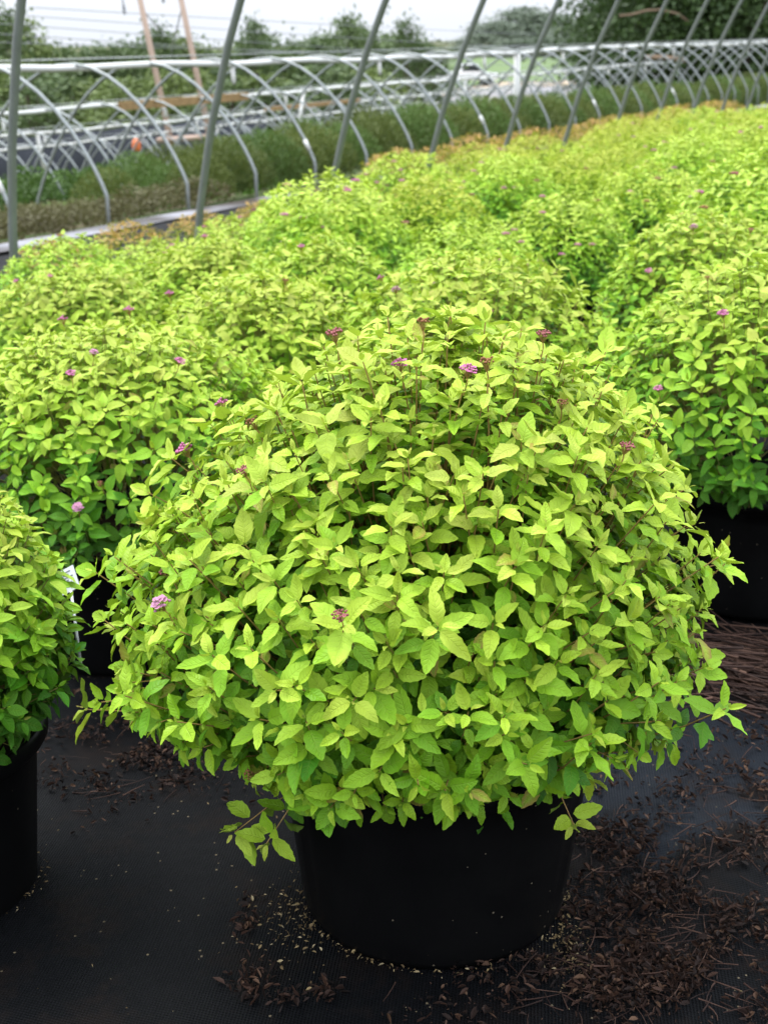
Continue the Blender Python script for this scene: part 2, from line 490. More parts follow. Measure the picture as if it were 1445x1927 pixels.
def patch(name, corners_px, Ys, mat, off, nx=40, ny=30):   # a sheet on the far slope between two bearings and two distances
    (xl, xr), (y0, y1) = corners_px, Ys
    tl, tr_ = (xl - CX) / 2640.0, (xr - CX) / 2640.0
    ty = np.linspace(y0, y1, ny); tx = np.linspace(tl, tr_, nx)
    TX, TY = np.meshgrid(tx, ty)
    wig = 1 + 0.02 * np.sin(9 * TX * 10)
    Y = TY * wig; X = TX * Y
    v = np.stack([X.ravel(), Y.ravel(), (ground_z(X, Y) + off).ravel()], 1)
    i = np.arange(nx - 1)[None, :] + np.arange(ny - 1)[:, None] * nx
    f = np.stack([i, i + 1, i + 1 + nx, i + nx], -1).reshape(-1, 4)
    o = obj(name, mesh_from(name, v, f.astype(np.int32), mat)); o['kind'] = 'structure'
    return o
patch('far_field', (800, 1180), (122, 200), M_FIELDG, 0.12)
patch('gravel_yard', (840, 1140), (93, 113), M_GRAVEL, 0.12)
patch('dirt_track', (740, 1150), (114, 120.5), M_TAN, 0.13)

# ------------------------------------------------------------------ leaf templates
def leaf_template(nst, teeth, curl, fold, wave, twist, seed):
    rg = np.random.default_rng(seed)
    t = np.linspace(0, 1, nst)
    w = t ** 0.60 * (1 - t) ** 0.92
    w = 0.238 * w / w.max()
    w[0] = 0.012; w[-1] = 0.002
    tx = t.copy()
    if teeth:
        k = np.arange(nst)
        out = (k % 2 == 1)
        amp = np.where((t > 0.18) & (t < 0.96), 1.0, 0.0)
        w = w * np.where(out, 1 + 0.04 * amp, 1 - 0.06 * amp)
        exl = np.where(out, 0.018, 0.0) * amp
    else:
        exl = np.zeros(nst)
    mz = -curl * t ** 2 * 0.5 + 0.03 * np.sin(t * 6 + seed)
    mx = t - curl ** 2 * t ** 3 * 0.12
    V, UV = [], []
    for j in range(nst):
        for sgn in (-1, 0, 1):
            tw = twist * t[j]
            y = sgn * w[j]
            z = abs(y) * fold + (wave * math.sin(t[j] * 11 + sgn * 1.7 + seed) * w[j] if sgn else 0)
            yy = y * math.cos(tw) - z * math.sin(tw)
            zz = y * math.sin(tw) + z * math.cos(tw)
            V.append((mx[j] + (exl[j] if sgn else 0), yy, mz[j] + zz))
            UV.append((0.5 + 0.5 * sgn, t[j]))
    F = []
    for j in range(nst - 1):
        a = j * 3
        F += [(a, a + 3, a + 4, a + 1), (a + 1, a + 4, a + 5, a + 2)]
    return np.array(V), np.array(F, np.int32), np.array(UV)

NT_ = 6
_par = [(0.25, 0.35, 0.10, 0.1), (0.5, 0.25, 0.16, -0.2), (0.05, 0.45, 0.08, 0.25), (0.7, 0.30, 0.15, 0.15), (0.3, 0.15, 0.20, -0.1), (-0.15, 0.55, 0.10, 0.0)]
T_HI = [leaf_template(11, True, *p, 3 + i) for i, p in enumerate(_par)]
T_MID = [leaf_template(6, False, *p, 3 + i) for i, p in enumerate(_par)]
T_LOW = [leaf_template(4, False, *p, 3 + i) for i, p in enumerate(_par)]

def nrm(a):
    return a / np.maximum(np.linalg.norm(a, axis=-1, keepdims=True), 1e-9)

def leaf_frames(L):
    d = L['d']; n = L['n']
    n = nrm(n - d * np.sum(n * d, 1, keepdims=True))
    s = np.cross(n, d)
    return d, s, n

def leaves_mesh(name, L, templates, mat, extra_scale=1.0):
    d, s, n = leaf_frames(L)
    VV, FF, UU, AA, RR = [], [], [], [], []
    base = 0
    for ti, (tv, tf, tu) in enumerate(templates):
        idx = np.where(L['t'] == ti)[0]
        if not len(idx): continue
        ln = (L['len'][idx] * extra_scale)[:, None, None]; ws = L['w'][idx][:, None, None]
        P = L['p'][idx][:, None, :] + ln * (tv[None, :, 0:1] * d[idx][:, None, :] + tv[None, :, 1:2] * ws * s[idx][:, None, :] + tv[None, :, 2:3] * n[idx][:, None, :])
        nv = len(tv)
        VV.append(P.reshape(-1, 3))
        FF.append((tf[None] + (np.arange(len(idx)) * nv)[:, None, None] + base).reshape(-1, 4))
        UU.append(np.tile(tu, (len(idx), 1)))
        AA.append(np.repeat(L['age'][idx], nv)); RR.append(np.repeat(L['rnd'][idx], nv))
        base += nv * len(idx)
    return mesh_from(name, np.concatenate(VV), np.concatenate(FF).astype(np.int32), mat, True, np.concatenate(UU), {'age': np.concatenate(AA), 'rnd': np.concatenate(RR)})

def sub(L, idx):
    return {k: v[idx] for k, v in L.items()}

PROF = np.array([0.26, 0.50, 0.80, 0.96, 1.0, 1.0, 0.96, 0.92, 0.90, 0.88, 0.85, 0.83, 0.80] + [0.78] * 14)

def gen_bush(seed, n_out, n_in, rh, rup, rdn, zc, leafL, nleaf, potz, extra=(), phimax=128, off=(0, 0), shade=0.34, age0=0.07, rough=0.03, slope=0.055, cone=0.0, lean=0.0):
    """shoots of a mounded shrub: returns leaves L (dict of arrays), stems [[pts]], tips [(p, axis)]"""
    rg = np.random.default_rng(seed)
    tips = []
    lump = [(nrm(rg.normal(size=3)), rg.uniform(-0.07, 0.06)) for _ in range(14)]
    def rad(dv):
        k = 1.0 - cone * 4 * max(0.0, dv[2]) * (1 - dv[2])
        for c, a in lump:
            k += a * max(0, (float(np.dot(c, dv)) - 0.72) / 0.28)
        rz = rup if dv[2] > 0 else rdn
        return k / math.sqrt((dv[0] ** 2 + dv[1] ** 2) / rh ** 2 + dv[2] ** 2 / rz ** 2)
    cm = math.cos(R(phimax))
    for layer, cnt in ((0, n_out), (1, n_in)):
        for i in range(cnt):
            cz = 1 - (i + 0.5) / cnt * (1 - cm)
            th = i * 2.399963 + rg.normal() * 0.10 + layer
            cz = min(1, cz + rg.normal() * 0.03)
            sr = math.sqrt(max(0, 1 - cz * cz))
            dv = np.array([sr * math.cos(th), sr * math.sin(th), cz])
            r = rad(dv) * (rg.normal(0.985, rough) if layer == 0 else rg.uniform(0.66, 0.90))
            tip = np.array([off[0] + lean * max(0.0, dv[2]) ** 2, off[1], zc]) + dv * r
            up = 0.75 if cz > -0.1 else 0.30
            ax = nrm(dv * 0.95 + np.array([0, 0, up]) + rg.normal(size=3) * 0.20)
            tips.append((tip, ax, dv, layer, rg.uniform(0.74, 1.20)))
    for e in extra:
        tips.append((np.array(e[0], float), nrm(np.array(e[1], float)), nrm(np.array(e[0], float) - np.array([0, 0, zc])), 2, 1.28 * e[2]))
    P, Dv, Nv, Ln, W, T, A, RN = [], [], [], [], [], [], [], []
    stems, tipinfo = [], []
    up = np.array([0, 0, 1.0])
    for tip, ax, dv, layer, vig in tips:
        b = rg.uniform(0, 2 * math.pi); rb = rg.uniform(0, 0.06)
        p0 = np.array([rb * math.cos(b), rb * math.sin(b), potz - 0.02])
        Lc = np.linalg.norm(tip - p0)
        p1 = tip - ax * min(0.24, Lc * 0.55)
        tl = Lc * 1.06
        def bez(u): return (1 - u) ** 2 * p0 + 2 * u * (1 - u) * p1 + u * u * tip
        def tan(u): return nrm(2 * (1 - u) * (p1 - p0) + 2 * u * (tip - p1))
        th0 = rg.uniform(0, 2 * math.pi)
        s = 0.0
        nl = nleaf + int(rg.integers(-1, 2)) + (4 if layer == 2 else 0)
        for k in range(nl):
            s += (0.0025 if k < 4 else 0.006 if k < 6 else 0.018) * rg.uniform(0.75, 1.25) * (leafL / 0.05)
            u = max(0.12, 1 - s / tl)
            pos = bez(u); tg = tan(u)
            e1 = nrm(np.cross(tg, up if abs(tg[2]) < 0.95 else np.array([1.0, 0, 0])))
            e2 = np.cross(e1, tg)
            a = th0 + k * 2.399963 + rg.normal() * 0.15
            radl = math.cos(a) * e1 + math.sin(a) * e2
            al = R([18, 38, 58, 68, 74, 78, 82, 84][min(k, 7)] + rg.normal() * 8)
            d = nrm(math.cos(al) * tg + math.sin(al) * radl + up * -0.06 * min(k, 6) / 6)
            n0 = (tg * 1.0 + up * 0.50 + dv * 0.40 if layer < 2 else tg * 0.45 * max(0.0, 0.4 + tg[2]) + up * 0.9 + dv * 0.5) + rg.normal(size=3) * 0.30
            P.append(pos + d * 0.004); Dv.append(d); Nv.append(n0)
            Ln.append(leafL * PROF[k] * vig * rg.uniform(0.82, 1.16)); W.append(rg.uniform(0.86, 1.18) * (0.8 if k < 2 else 1))
            T.append(rg.integers(NT_))
            A.append(np.clip((k * slope + age0) + (0.30 if layer == 1 else 0) + rg.normal() * 0.05 - ((dv[2] if layer < 2 else 0.55) - 0.35) * shade, 0.03 if k < 1 else 0.09, 1))  # leaf age plus painted shade: greener and darker down the sides of the mound
            RN.append(rg.uniform())
        ue = max(0.15, 1 - (s + 0.05) / tl) if layer != 2 else 0.3
        stems.append([bez(x) for x in np.linspace(ue if layer else max(0.2, ue - 0.2), 0.995, 5)])
        tipinfo.append((tip, ax, layer))
    L = dict(p=np.array(P), d=np.array(Dv), n=np.array(Nv), len=np.array(Ln), w=np.array(W), t=np.array(T), age=np.array(A), rnd=np.array(RN))
    return L, stems, tipinfo

def stems_mesh(name, stems, r0, mat, n=4):
    mb = MB()
    for pts in stems:
        mb.tube([Vector(p) for p in pts], [r0 * (1.35 - 0.7 * i / (len(pts) - 1)) for i in range(len(pts))], n, False)
    return mb.mesh(name, mat)

# ------------------------------------------------------------------ pots
def pot_mesh(rb, rt, h, ribs=True, n=64):
    mb = MB()
    zr = h - 0.028
    prof = [(0.001, 0.0), (rb * 0.93, 0.0), (rb * 0.985, 0.004), (rb, 0.012)]
    for i in range(1, 9):
        q = i / 8
        prof.append((rb + (rt - 0.010 - rb) * q, 0.012 + (zr - 0.012) * q))
    prof += [(rt + 0.002, zr + 0.001), (rt + 0.006, zr + 0.006), (rt + 0.006, h - 0.006), (rt + 0.003, h), (rt - 0.003, h), (rt - 0.008, h - 0.008), (rt - 0.012, h - 0.05), (rt - 0.02, h - 0.09)]
    def wob(a, z):
        k = 1.0
        if ribs and 0.02 < z < zr - 0.02:
            k -= 0.016 * max(0, math.cos(a * 12)) ** 8
        return k + 0.004 * math.sin(2 * a + z * 6)
    mb.lathe(prof, n, wob)
    return mb.mesh('pot', M_POT)

def soil_mesh(r, z):
    n = 20
    v = [(0, 0, z + 0.006)] + [(r * math.cos(2 * math.pi * k / n), r * math.sin(2 * math.pi * k / n), z) for k in range(n)]
    return mesh_from('soil', np.array(v), [[0, k + 1, (k + 1) % n + 1] for k in range(n)], M_SOIL)

POT_A = pot_mesh(0.176, 0.212, 0.272, True, 96)
POT_F = pot_mesh(0.150, 0.178, 0.262, True, 48)
SOIL_A, SOIL_F = soil_mesh(0.190, 0.235), soil_mesh(0.165, 0.225)

# ------------------------------------------------------------------ flower heads
def ball(mb, c, r):
    c = Vector(c)
    vs = [c + Vector(q) * r for q in ((1, 0, 0), (-1, 0, 0), (0, 1, 0), (0, -1, 0), (0, 0, 1), (0, 0, -1))]
    mb.add(vs, [[0, 2, 4], [2, 1, 4], [1, 3, 4], [3, 0, 4], [2, 0, 5], [1, 2, 5], [3, 1, 5], [0, 3, 5]])

def flower_mesh(name, mats, nb, spread, br, seed, openf):
    rg = random.Random(seed)
    v, f, mi = [], [], []
    st = MB(); bd = MB()
    st.tube([(0, 0, -0.035), (0.002, 0.001, -0.012), (0, 0, 0)], 0.0011, 4, False)
    for i in range(nb):
        a = i * 2.4; r = spread * math.sqrt((i + 0.5) / nb)
        top = Vector((r * math.cos(a) + rg.uniform(-.001, .001), r * math.sin(a), 0.012 + spread * 0.5 - r * r * 42 + rg.uniform(-.003, .003)))
        st.tube([(0, 0, -0.004), top], 0.0005, 3, False)
        if rg.random() < openf:
            for k in range(5):                 # five small petals
                b = a + k * 1.2566
                q = Vector((math.cos(b), math.sin(b), 0.25)) * br * 1.5
                w = Vector((-math.sin(b), math.cos(b), 0)) * br * 0.8
                bd.add([top, top + q * 0.6 + w, top + q, top + q * 0.6 - w], [[0, 1, 2, 3]])
            ball(bd, top, br * 0.5)
        else:
            ball(bd, top, br * rg.uniform(0.8, 1.2))
    n1 = len(st.v)
    me = mesh_from(name, np.array([tuple(p) for p in st.v + bd.v]), st.f + [[i + n1 for i in q] for q in bd.f], mats)
    nt = len(st.f)
    # faces are grouped by size in mesh_from: find a face's material from its vertices
    ms = np.array([1 if p.vertices[0] >= n1 else 0 for p in me.polygons], np.int32)
    me.polygons.foreach_set('material_index', ms)
    return me
FL = {'pink': flower_mesh('pink_flower_head', [M_STEM, M_PINK], 20, 0.014, 0.0030, 1, 0.55),
      'pale': flower_mesh('pale_flower_head', [M_STEM, M_PALEPINK], 22, 0.014, 0.0032, 2, 0.8),
      'bud': flower_mesh('budded_flower_head', [M_STEM, M_BUD], 18, 0.012, 0.0026, 3, 0.08),
      'brown': flower_mesh('brown_flower_head', [M_STEM, M_BROWNBUD], 16, 0.010, 0.0024, 4, 0.0)}

def add_flower(parent, kind, p, ax, sc):
    o = obj('flower_cluster', FL[kind], parent)
    q = Vector((0, 0, 1)).rotation_difference(Vector(ax))
    o.matrix_local = Matrix.LocRotScale(Vector(p), q, Vector((sc, sc, sc)))
    o['label'] = {'pink': 'small bright pink flower cluster', 'pale': 'small pale pink flower cluster', 'bud': 'cluster of dusky red flower buds', 'brown': 'cluster of brown unopened buds'}[kind]
    return o

# ------------------------------------------------------------------ the near shrubs
AX, AY = 0.067, 1.53
def local(px, py, Y, ax=AX, ay=AY):
    q = at(px, py, Y); return (q.x - ax, q.y - ay, q.z - gz(ax, ay) - MATZ)
extraA = [
    (local(160, 1335, 1.50), (-1, -0.2, 0.15), 0.95), (local(215, 1180, 1.50), (-1, -0.2, 0.35), 1.0), (local(240, 1260, 1.42), (-1, -0.3, 0.2), 1.05),
    (local(1352, 1062, 1.55), (1, -0.1, 0.25), 0.9), (local(1325, 1150, 1.50), (1, -0.2, 0.1), 0.9), (local(1275, 1240, 1.45), (1, -0.3, 0.1), 0.95),
    (local(1235, 1385, 1.42), (1, -0.3, -0.15), 0.9), (local(1080, 1555, 1.32), (0.35, -0.4, -1), 0.85), (local(1110, 1470, 1.36), (0.5, -0.4, -0.8), 0.85),
    (local(440, 1568, 1.36), (-0.8, -0.5, -0.5), 0.95), (local(500, 1590, 1.34), (-0.5, -0.4, -0.8), 0.9), (local(480, 1465, 1.32), (-0.6, -0.6, -0.4), 0.95),
    (local(690, 1500, 1.28), (-0.1, -0.7, -0.7), 0.8), (local(790, 1470, 1.27), (0.1, -0.8, -0.6), 0.8), (local(620, 1480, 1.29), (-0.2, -0.7, -0.7), 0.85),
    (local(875, 600, 1.60), (0.1, 0, 1), 0.95), (local(855, 640, 1.58), (-0.1, -0.1, 1), 1.0), (local(900, 640, 1.60), (0.2, 0, 1), 0.95), (local(700, 690, 1.62), (-0.2, 0, 1), 0.9),
    (local(1020, 690, 1.62), (0.2, 0, 1), 0.9), (local(1075, 720, 1.62), (0.5, 0, 0.9), 0.9), (local(1150, 745, 1.62), (0.6, 0, 0.8), 0.9), (local(1185, 775, 1.60), (0.7, 0, 0.7), 0.9),
    (local(580, 715, 1.64), (-0.3, 0, 1), 0.9), (local(640, 700, 1.64), (-0.2, 0, 1), 0.9), (local(390, 790, 1.62), (-0.6, 0, 0.8), 0.9),
    (local(320, 860, 1.56), (-0.8, -0.1, 0.7), 1.0), (local(275, 925, 1.54), (-0.9, -0.1, 0.5), 0.95), (local(275, 985, 1.52), (-1, -0.1, 0.3), 0.95), (local(270, 1070, 1.50), (-1, -0.1, 0.3), 0.95),
    (local(1250, 860, 1.58), (0.8, 0, 0.6), 0.9), (local(1290, 920, 1.56), (0.9, 0, 0.5), 0.9), (local(1310, 985, 1.55), (0.9, 0, 0.4), 0.9),
    (local(645, 1175, 1.17), (-0.1, -0.8, 0.7), 0.95), (local(825, 1180, 1.16), (0.1, -0.8, 0.6), 0.85), (local(520, 1300, 1.20), (-0.2, -0.9, 0.4), 0.85), (local(665, 1320, 1.19), (0, -0.9, 0.3), 0.85),
]
near = {}
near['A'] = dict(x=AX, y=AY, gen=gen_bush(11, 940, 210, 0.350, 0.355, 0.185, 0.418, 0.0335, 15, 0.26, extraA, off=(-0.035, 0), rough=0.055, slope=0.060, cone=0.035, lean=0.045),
                 tpl=T_HI, label='largest yellow-green spirea in the front black pot, in sharp focus, branches spilling over the rim')
near_specs = {
    'B': (-0.64, 1.58, 21, 'yellow-green shrub cut by the frame, in front of the left shrub with pink flowers'),
    'C': (-0.52, 2.44, 22, 'broad green-gold shrub with many pink flowers, behind the shrub at the frame edge'),
    'D': (-0.27, 3.00, 23, 'rounded yellow-green shrub just behind the broad pink-flowered shrub'),
    'E': (0.205, 2.90, 24, 'rounded yellow-green shrub directly behind the top of the front spirea'),
    'F': (0.755, 2.55, 25, 'yellow-green shrub in a black pot beside the pile of dry twigs, one pink flower low'),
    'G': (0.85, 3.48, 26, 'yellow-green shrub next behind the one whose pot stands by the dry twigs'),
    'H': (-0.19, 3.72, 27, 'darker green rounded shrub, second behind the broad pink-flowered shrub'),
    'I': (-0.86, 3.66, 28, 'pale yellow-green shrub at the frame edge, behind the broad pink-flowered shrub'),
    'J': (-0.52, 4.08, 29, 'small yellow-green shrub near the hoops, between the pale edge shrub and the darker rounded one'),
}
for k, (x, y, seed, lab) in near_specs.items():
    rr = random.Random(seed)
    sc = {'B': 0.78, 'C': 1.16, 'D': 1.0, 'E': 1.18, 'F': 1.15, 'G': 1.0, 'H': 0.98, 'I': 1.0, 'J': 0.95}[k]
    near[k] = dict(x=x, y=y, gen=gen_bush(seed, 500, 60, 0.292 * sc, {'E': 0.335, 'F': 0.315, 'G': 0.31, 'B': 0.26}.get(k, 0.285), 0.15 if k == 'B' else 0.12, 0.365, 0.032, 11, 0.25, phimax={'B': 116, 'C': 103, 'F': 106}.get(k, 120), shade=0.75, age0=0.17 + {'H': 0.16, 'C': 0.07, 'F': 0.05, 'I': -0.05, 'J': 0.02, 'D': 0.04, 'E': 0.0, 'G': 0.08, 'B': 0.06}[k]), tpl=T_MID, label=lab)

# which leaves of the near shrubs the camera sees: these become leaf parts of their own
allv, allf, owner = [], [], []
base = 0
for k, b in near.items():
    L = b['gen'][0]
    d, s, n = leaf_frames(L)
    o3 = np.array([b['x'], b['y'], gz(b['x'], b['y']) + MATZ])
    b['o3'] = o3
    p = L['p'] + o3; ln = L['len'][:, None]; w = L['w'][:, None]
    q = np.stack([p, p + ln * (0.45 * d + 0.25 * w * s), p + ln * d, p + ln * (0.45 * d - 0.25 * w * s)], 1)
    m = len(p)
    allv.append(q.reshape(-1, 3)); allf.append((np.arange(m * 4).reshape(-1, 4) + base)); base += m * 4
    owner += [(k, i) for i in range(m)]
allv = np.concatenate(allv); allf = np.concatenate(allf)
bvh = BVHTree.FromPolygons([Vector(v) for v in allv.tolist()], allf.tolist())
C0 = np.array([0, 0, H])
gi = 0
for k, b in near.items():
    L = b['gen'][0]
    d, s, n = leaf_frames(L)
    P0 = L['p'] + b['o3']
    mid = P0 + L['len'][:, None] * 0.45 * d
    vv = C0 - mid; dist = np.linalg.norm(vv, axis=1)
    area = L['len'] ** 2 * L['w'] * np.abs(np.sum(n * vv, 1) / dist) / dist ** 2
    cx = mid[:, 0]; cy = mid[:, 1] * math.cos(PITCH) - (mid[:, 2] - H) * math.sin(PITCH); cz = mid[:, 1] * math.sin(PITCH) + (mid[:, 2] - H) * math.cos(PITCH)
    infr = (np.abs(cx / cy) < 0.30) & (np.abs(cz / cy) < 0.40)
    vis = np.zeros(len(mid))
    for i in np.where(infr)[0]:
        for q in (0.25, 0.5, 0.8):
            tp = Vector(P0[i] + L['len'][i] * q * d[i])
            dr = tp - Vector(C0)
            hit = bvh.ray_cast(Vector(C0), dr.normalized(), dr.length * 1.05)
            if hit[2] is not None and hit[2] == gi + i: vis[i] += 1 / 3
    b['score'] = vis * area
    gi += len(mid)

AGE_SHADE_B = [0.04, 0.16, 0.28, 0.42, 0.56, 0.72, 0.9]
def leaf_bank(tpl):
    bank = {}
    for ti, (tv, tf, tu) in enumerate(tpl):
        for ai, a in enumerate(AGE_SHADE_B):
            bank[ti, ai] = mesh_from('leaf', tv, tf, M_LEAF, True, tu, {'age': np.full(len(tv), a), 'rnd': np.full(len(tv), ((ti * 7 + ai * 3) % 10) / 10)})
    return bank
bank_hi, bank_mid = leaf_bank(T_HI), leaf_bank(T_MID)

flowersA = [('pink', 870, 715), ('pink', 745, 735), ('pink', 683, 722), ('bud', 1025, 655), ('bud', 630, 680), ('bud', 458, 890), ('pink', 420, 762), ('brown', 500, 832),
            ('bud', 635, 1145), ('bud', 990, 785), ('brown', 935, 738), ('bud', 1162, 893), ('pink', 385, 875), ('brown', 505, 1440), ('pale', 318, 1142), ('bud', 350, 1100), ('brown', 800, 655), ('brown', 1060, 775)]
flowersN = {'C': [('pale', 162, 672), ('pink', 192, 638), ('pink', 148, 718), ('pink', 323, 710), ('pink', 128, 614), ('pale', 135, 945), ('brown', 210, 935), ('pink', 240, 570)],
            'F': [('pink', 1262, 745), ('pink', 1365, 597), ('brown', 1320, 540)], 'E': [('pale', 752, 563), ('bud', 912, 600), ('pink', 715, 535)], 'D': [('pink', 330, 560), ('brown', 520, 545)],
            'G': [('pink', 1230, 523), ('pink', 1320, 525), ('pale', 1310, 450), ('bud', 1405, 440)], 'H': [('pink', 560, 470)], 'I': [('pink', 100, 538), ('pink', 45, 540)], 'J': [('pink', 380, 462)]}
GROUP = 'yellow-green potted shrubs filling the hoop house'

def to_px(P):
    y = P[:, 1] * math.cos(PITCH) - (P[:, 2] - H) * math.sin(PITCH)
    z = P[:, 1] * math.sin(PITCH) + (P[:, 2] - H) * math.cos(PITCH)
    return np.stack([CX + FPX * P[:, 0] / y, CY - FPX * z / y], 1), y

for k, b in near.items():
    L, stems, tips = b['gen']
    root = empty('potted_shrub', Vector(b['o3']), b['label'], 'shrub', GROUP)
    hi = k == 'A'
    obj('pot', POT_A if hi else POT_F, root)
    obj('soil', SOIL_A if hi else SOIL_F, root)
    st = obj('stems', stems_mesh('stems', stems, 0.0011 if hi else 0.0010, M_STEM if hi else M_STEMG), root); st['kind'] = 'stuff'
    order = np.argsort(-b['score'])
    pick = order[:300]; pick = pick[b['score'][pick] > 0]
    rest = np.setdiff1d(np.arange(len(L['p'])), pick)
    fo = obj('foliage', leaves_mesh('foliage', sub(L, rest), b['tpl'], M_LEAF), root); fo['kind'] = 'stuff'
    d, s, n = leaf_frames(L)
    bank = bank_hi if hi else bank_mid
    for i in pick:
        ai = int(np.argmin(np.abs(np.array(AGE_SHADE_B) - L['age'][i])))
        o = obj('leaf', bank[int(L['t'][i]), ai], root)
        l = L['len'][i]
        m = np.eye(4); m[:3, 0] = d[i] * l; m[:3, 1] = s[i] * l * L['w'][i]; m[:3, 2] = n[i] * l; m[:3, 3] = L['p'][i]
        o.matrix_local = Matrix(m.tolist())
    # flower heads sit on the shoot tips
    TP = np.array([t[0] for t in tips]) + b['o3']
    px, dep = to_px(TP)
    for kind, fx, fy in (flowersA if hi else flowersN.get(k, [])):
        cost = np.hypot(px[:, 0] - fx, px[:, 1] - fy) + (dep - dep.min()) * 90
        j = int(np.argmin(cost))
        tp, axx, _ = tips[j]
        add_flower(root, kind, np.array(tp) + np.array(axx) * 0.014, nrm(np.array(axx) + np.array([0, 0, 0.5])), random.Random(fx).uniform(0.9, 1.2) * (0.66 if hi else 0.6))

# ------------------------------------------------------------------ the rest of the house full of shrubs: copies of four kinds
def variant(seed, tpl, mat, n_out, n_in, leafL, nleaf, rh=0.33, rup=0.31, nf=12, esc=1.0, da=0.0):
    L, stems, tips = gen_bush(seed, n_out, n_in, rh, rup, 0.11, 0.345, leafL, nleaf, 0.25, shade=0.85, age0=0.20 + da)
    fol = leaves_mesh('foliage', L, tpl, mat, esc)
    rg = random.Random(seed)
    good = [t for t in tips if t[2] == 0 and t[0][2] > 0.42]
    fl = [(rg.choice(['pink', 'pink', 'pale', 'bud', 'brown']), *rg.choice(good)[:2]) for _ in range(nf)]
    return fol, fl
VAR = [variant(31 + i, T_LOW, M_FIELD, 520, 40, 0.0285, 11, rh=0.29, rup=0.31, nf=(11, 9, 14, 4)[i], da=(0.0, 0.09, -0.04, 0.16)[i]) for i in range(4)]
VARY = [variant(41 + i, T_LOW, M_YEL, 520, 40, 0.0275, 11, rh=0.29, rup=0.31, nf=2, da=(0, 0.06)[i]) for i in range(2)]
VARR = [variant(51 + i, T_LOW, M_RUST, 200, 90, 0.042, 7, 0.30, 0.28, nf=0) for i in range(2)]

def flower_mass(fl):               # small heads of a far shrub, too small to pick apart: one part
    v, f, mi = [], [], []
    base = 0
    tv, tf, tm = [], [], []
    mats = [M_STEM, M_PINK, M_PALEPINK, M_BUD, M_BROWNBUD]
    idx = {'pink': 1, 'pale': 2, 'bud': 3, 'brown': 4}
    mb = MB(); mm = []
    for kind, p, ax in fl:
        c = Vector(p) + Vector(ax) * 0.008
        for q in range(9):
            a = q * 2.4; r = 0.013 * math.sqrt((q + .5) / 9)
            ball(mb, c + Vector((r * math.cos(a), r * math.sin(a), 0.006 - r * 0.3)), 0.0042)
            mm += [idx[kind]] * 8
    if not mb.v: return None
    me = mb.mesh('flower_clusters', mats)
    me.polygons.foreach_set('material_index', np.array(mm, np.int32))
    return me
FMASS = {id(v[0]): flower_mass(v[1]) for v in VAR + VARY + VARR}

rows = [3.38, 2.58, 1.77, 0.96, 0.15, -0.66, -1.47]
ORD = ['first', 'second', 'third', 'fourth', 'fifth', 'sixth', 'seventh', 'eighth', 'ninth', 'tenth', 'eleventh', 'twelfth', 'thirteenth', 'fourteenth', 'fifteenth', 'sixteenth', 'seventeenth', 'eighteenth', 'nineteenth', 'twentieth',
       'twenty-first', 'twenty-second', 'twenty-third', 'twenty-fourth', 'twenty-fifth', 'twenty-sixth', 'twenty-seventh', 'twenty-eighth', 'twenty-ninth', 'thirtieth']
rg = random.Random(7)
taken = [(b['x'], b['y']) for b in near.values()]
def make_shrub(name, X, Y, fol, label, cat, group, pot=POT_F, soil=SOIL_F, sc=1.0, rot=0.0, zoff=MATZ):
    root = empty(name, (X, Y, gz(X, Y) + zoff), label, cat, group)
    root.rotation_euler = (0, 0, rot); root.scale = (sc, sc, sc)
    if pot: obj('pot', pot, root)
    if soil: obj('soil', soil, root)
    o = obj('foliage', fol, root); o['kind'] = 'stuff'
    fm = FMASS.get(id(fol))
    if fm:
        q = obj('flower_clusters', fm, root); q['kind'] = 'stuff'
    return root
for ri, D in enumerate(rows):
    cnt = 0
    for j in range(34):
        s = 2.2 + (0.91 if ri else 0.56) * j + (0.455 if ri % 2 else 0) + rg.uniform(-0.07, 0.07)
        Dj = D + rg.uniform(-0.08, 0.08)
        X, Y = SDtoXY(s, Dj)
        sc = rg.uniform(0.94, 1.18); rot = rg.uniform(0, 6.28); vi = rg.random(); hi_ = rg.random()
        if ri == 0: sc *= 0.80 if s < 5.4 else 0.94
        if Y < 3.0 or abs(X / Y) > 0.345 or s > 17.5: continue
        if any(math.hypot(X - a, Y - c) < (0.50 if D > 3 else 0.66) for a, c in taken): continue
        if X > 0.35 and Y < 3.15: continue
        yel = hi_ < (0.75 if Y > 7.5 else 0.12)
        fol = (VARY[int(vi * 2)] if yel else VAR[int(vi * 4)])[0]
        where = 'row along the grey hoops' if ri == 0 else '%s row from the hoops' % ORD[ri]
        lab = '%s shrub, %s from near end, %s' % ('bright yellow' if yel else 'yellow-green', ORD[cnt], where)
        make_shrub('potted_shrub', X, Y, fol, lab, 'shrub', GROUP, sc=sc, rot=rot)
        cnt += 1
# rust-tipped shrubs just beyond the hoops
for j in range(24):
    s = 3.6 + 0.62 * j + rg.uniform(-0.08, 0.08)
    X, Y = SDtoXY(s, 4.25 + rg.uniform(-0.08, 0.08))
    make_shrub('rust_tipped_shrub', X, Y, VARR[j % 2][0], 'orange-tipped shrub in the single row beyond the grey hoops, %s from near end' % ORD[j], 'shrub', 'orange-tipped shrubs beyond the hoops',
               sc=(0.82 if s < 8 else 1.08) * rg.uniform(0.95, 1.06), rot=rg.uniform(0, 6.28), zoff=0.005)

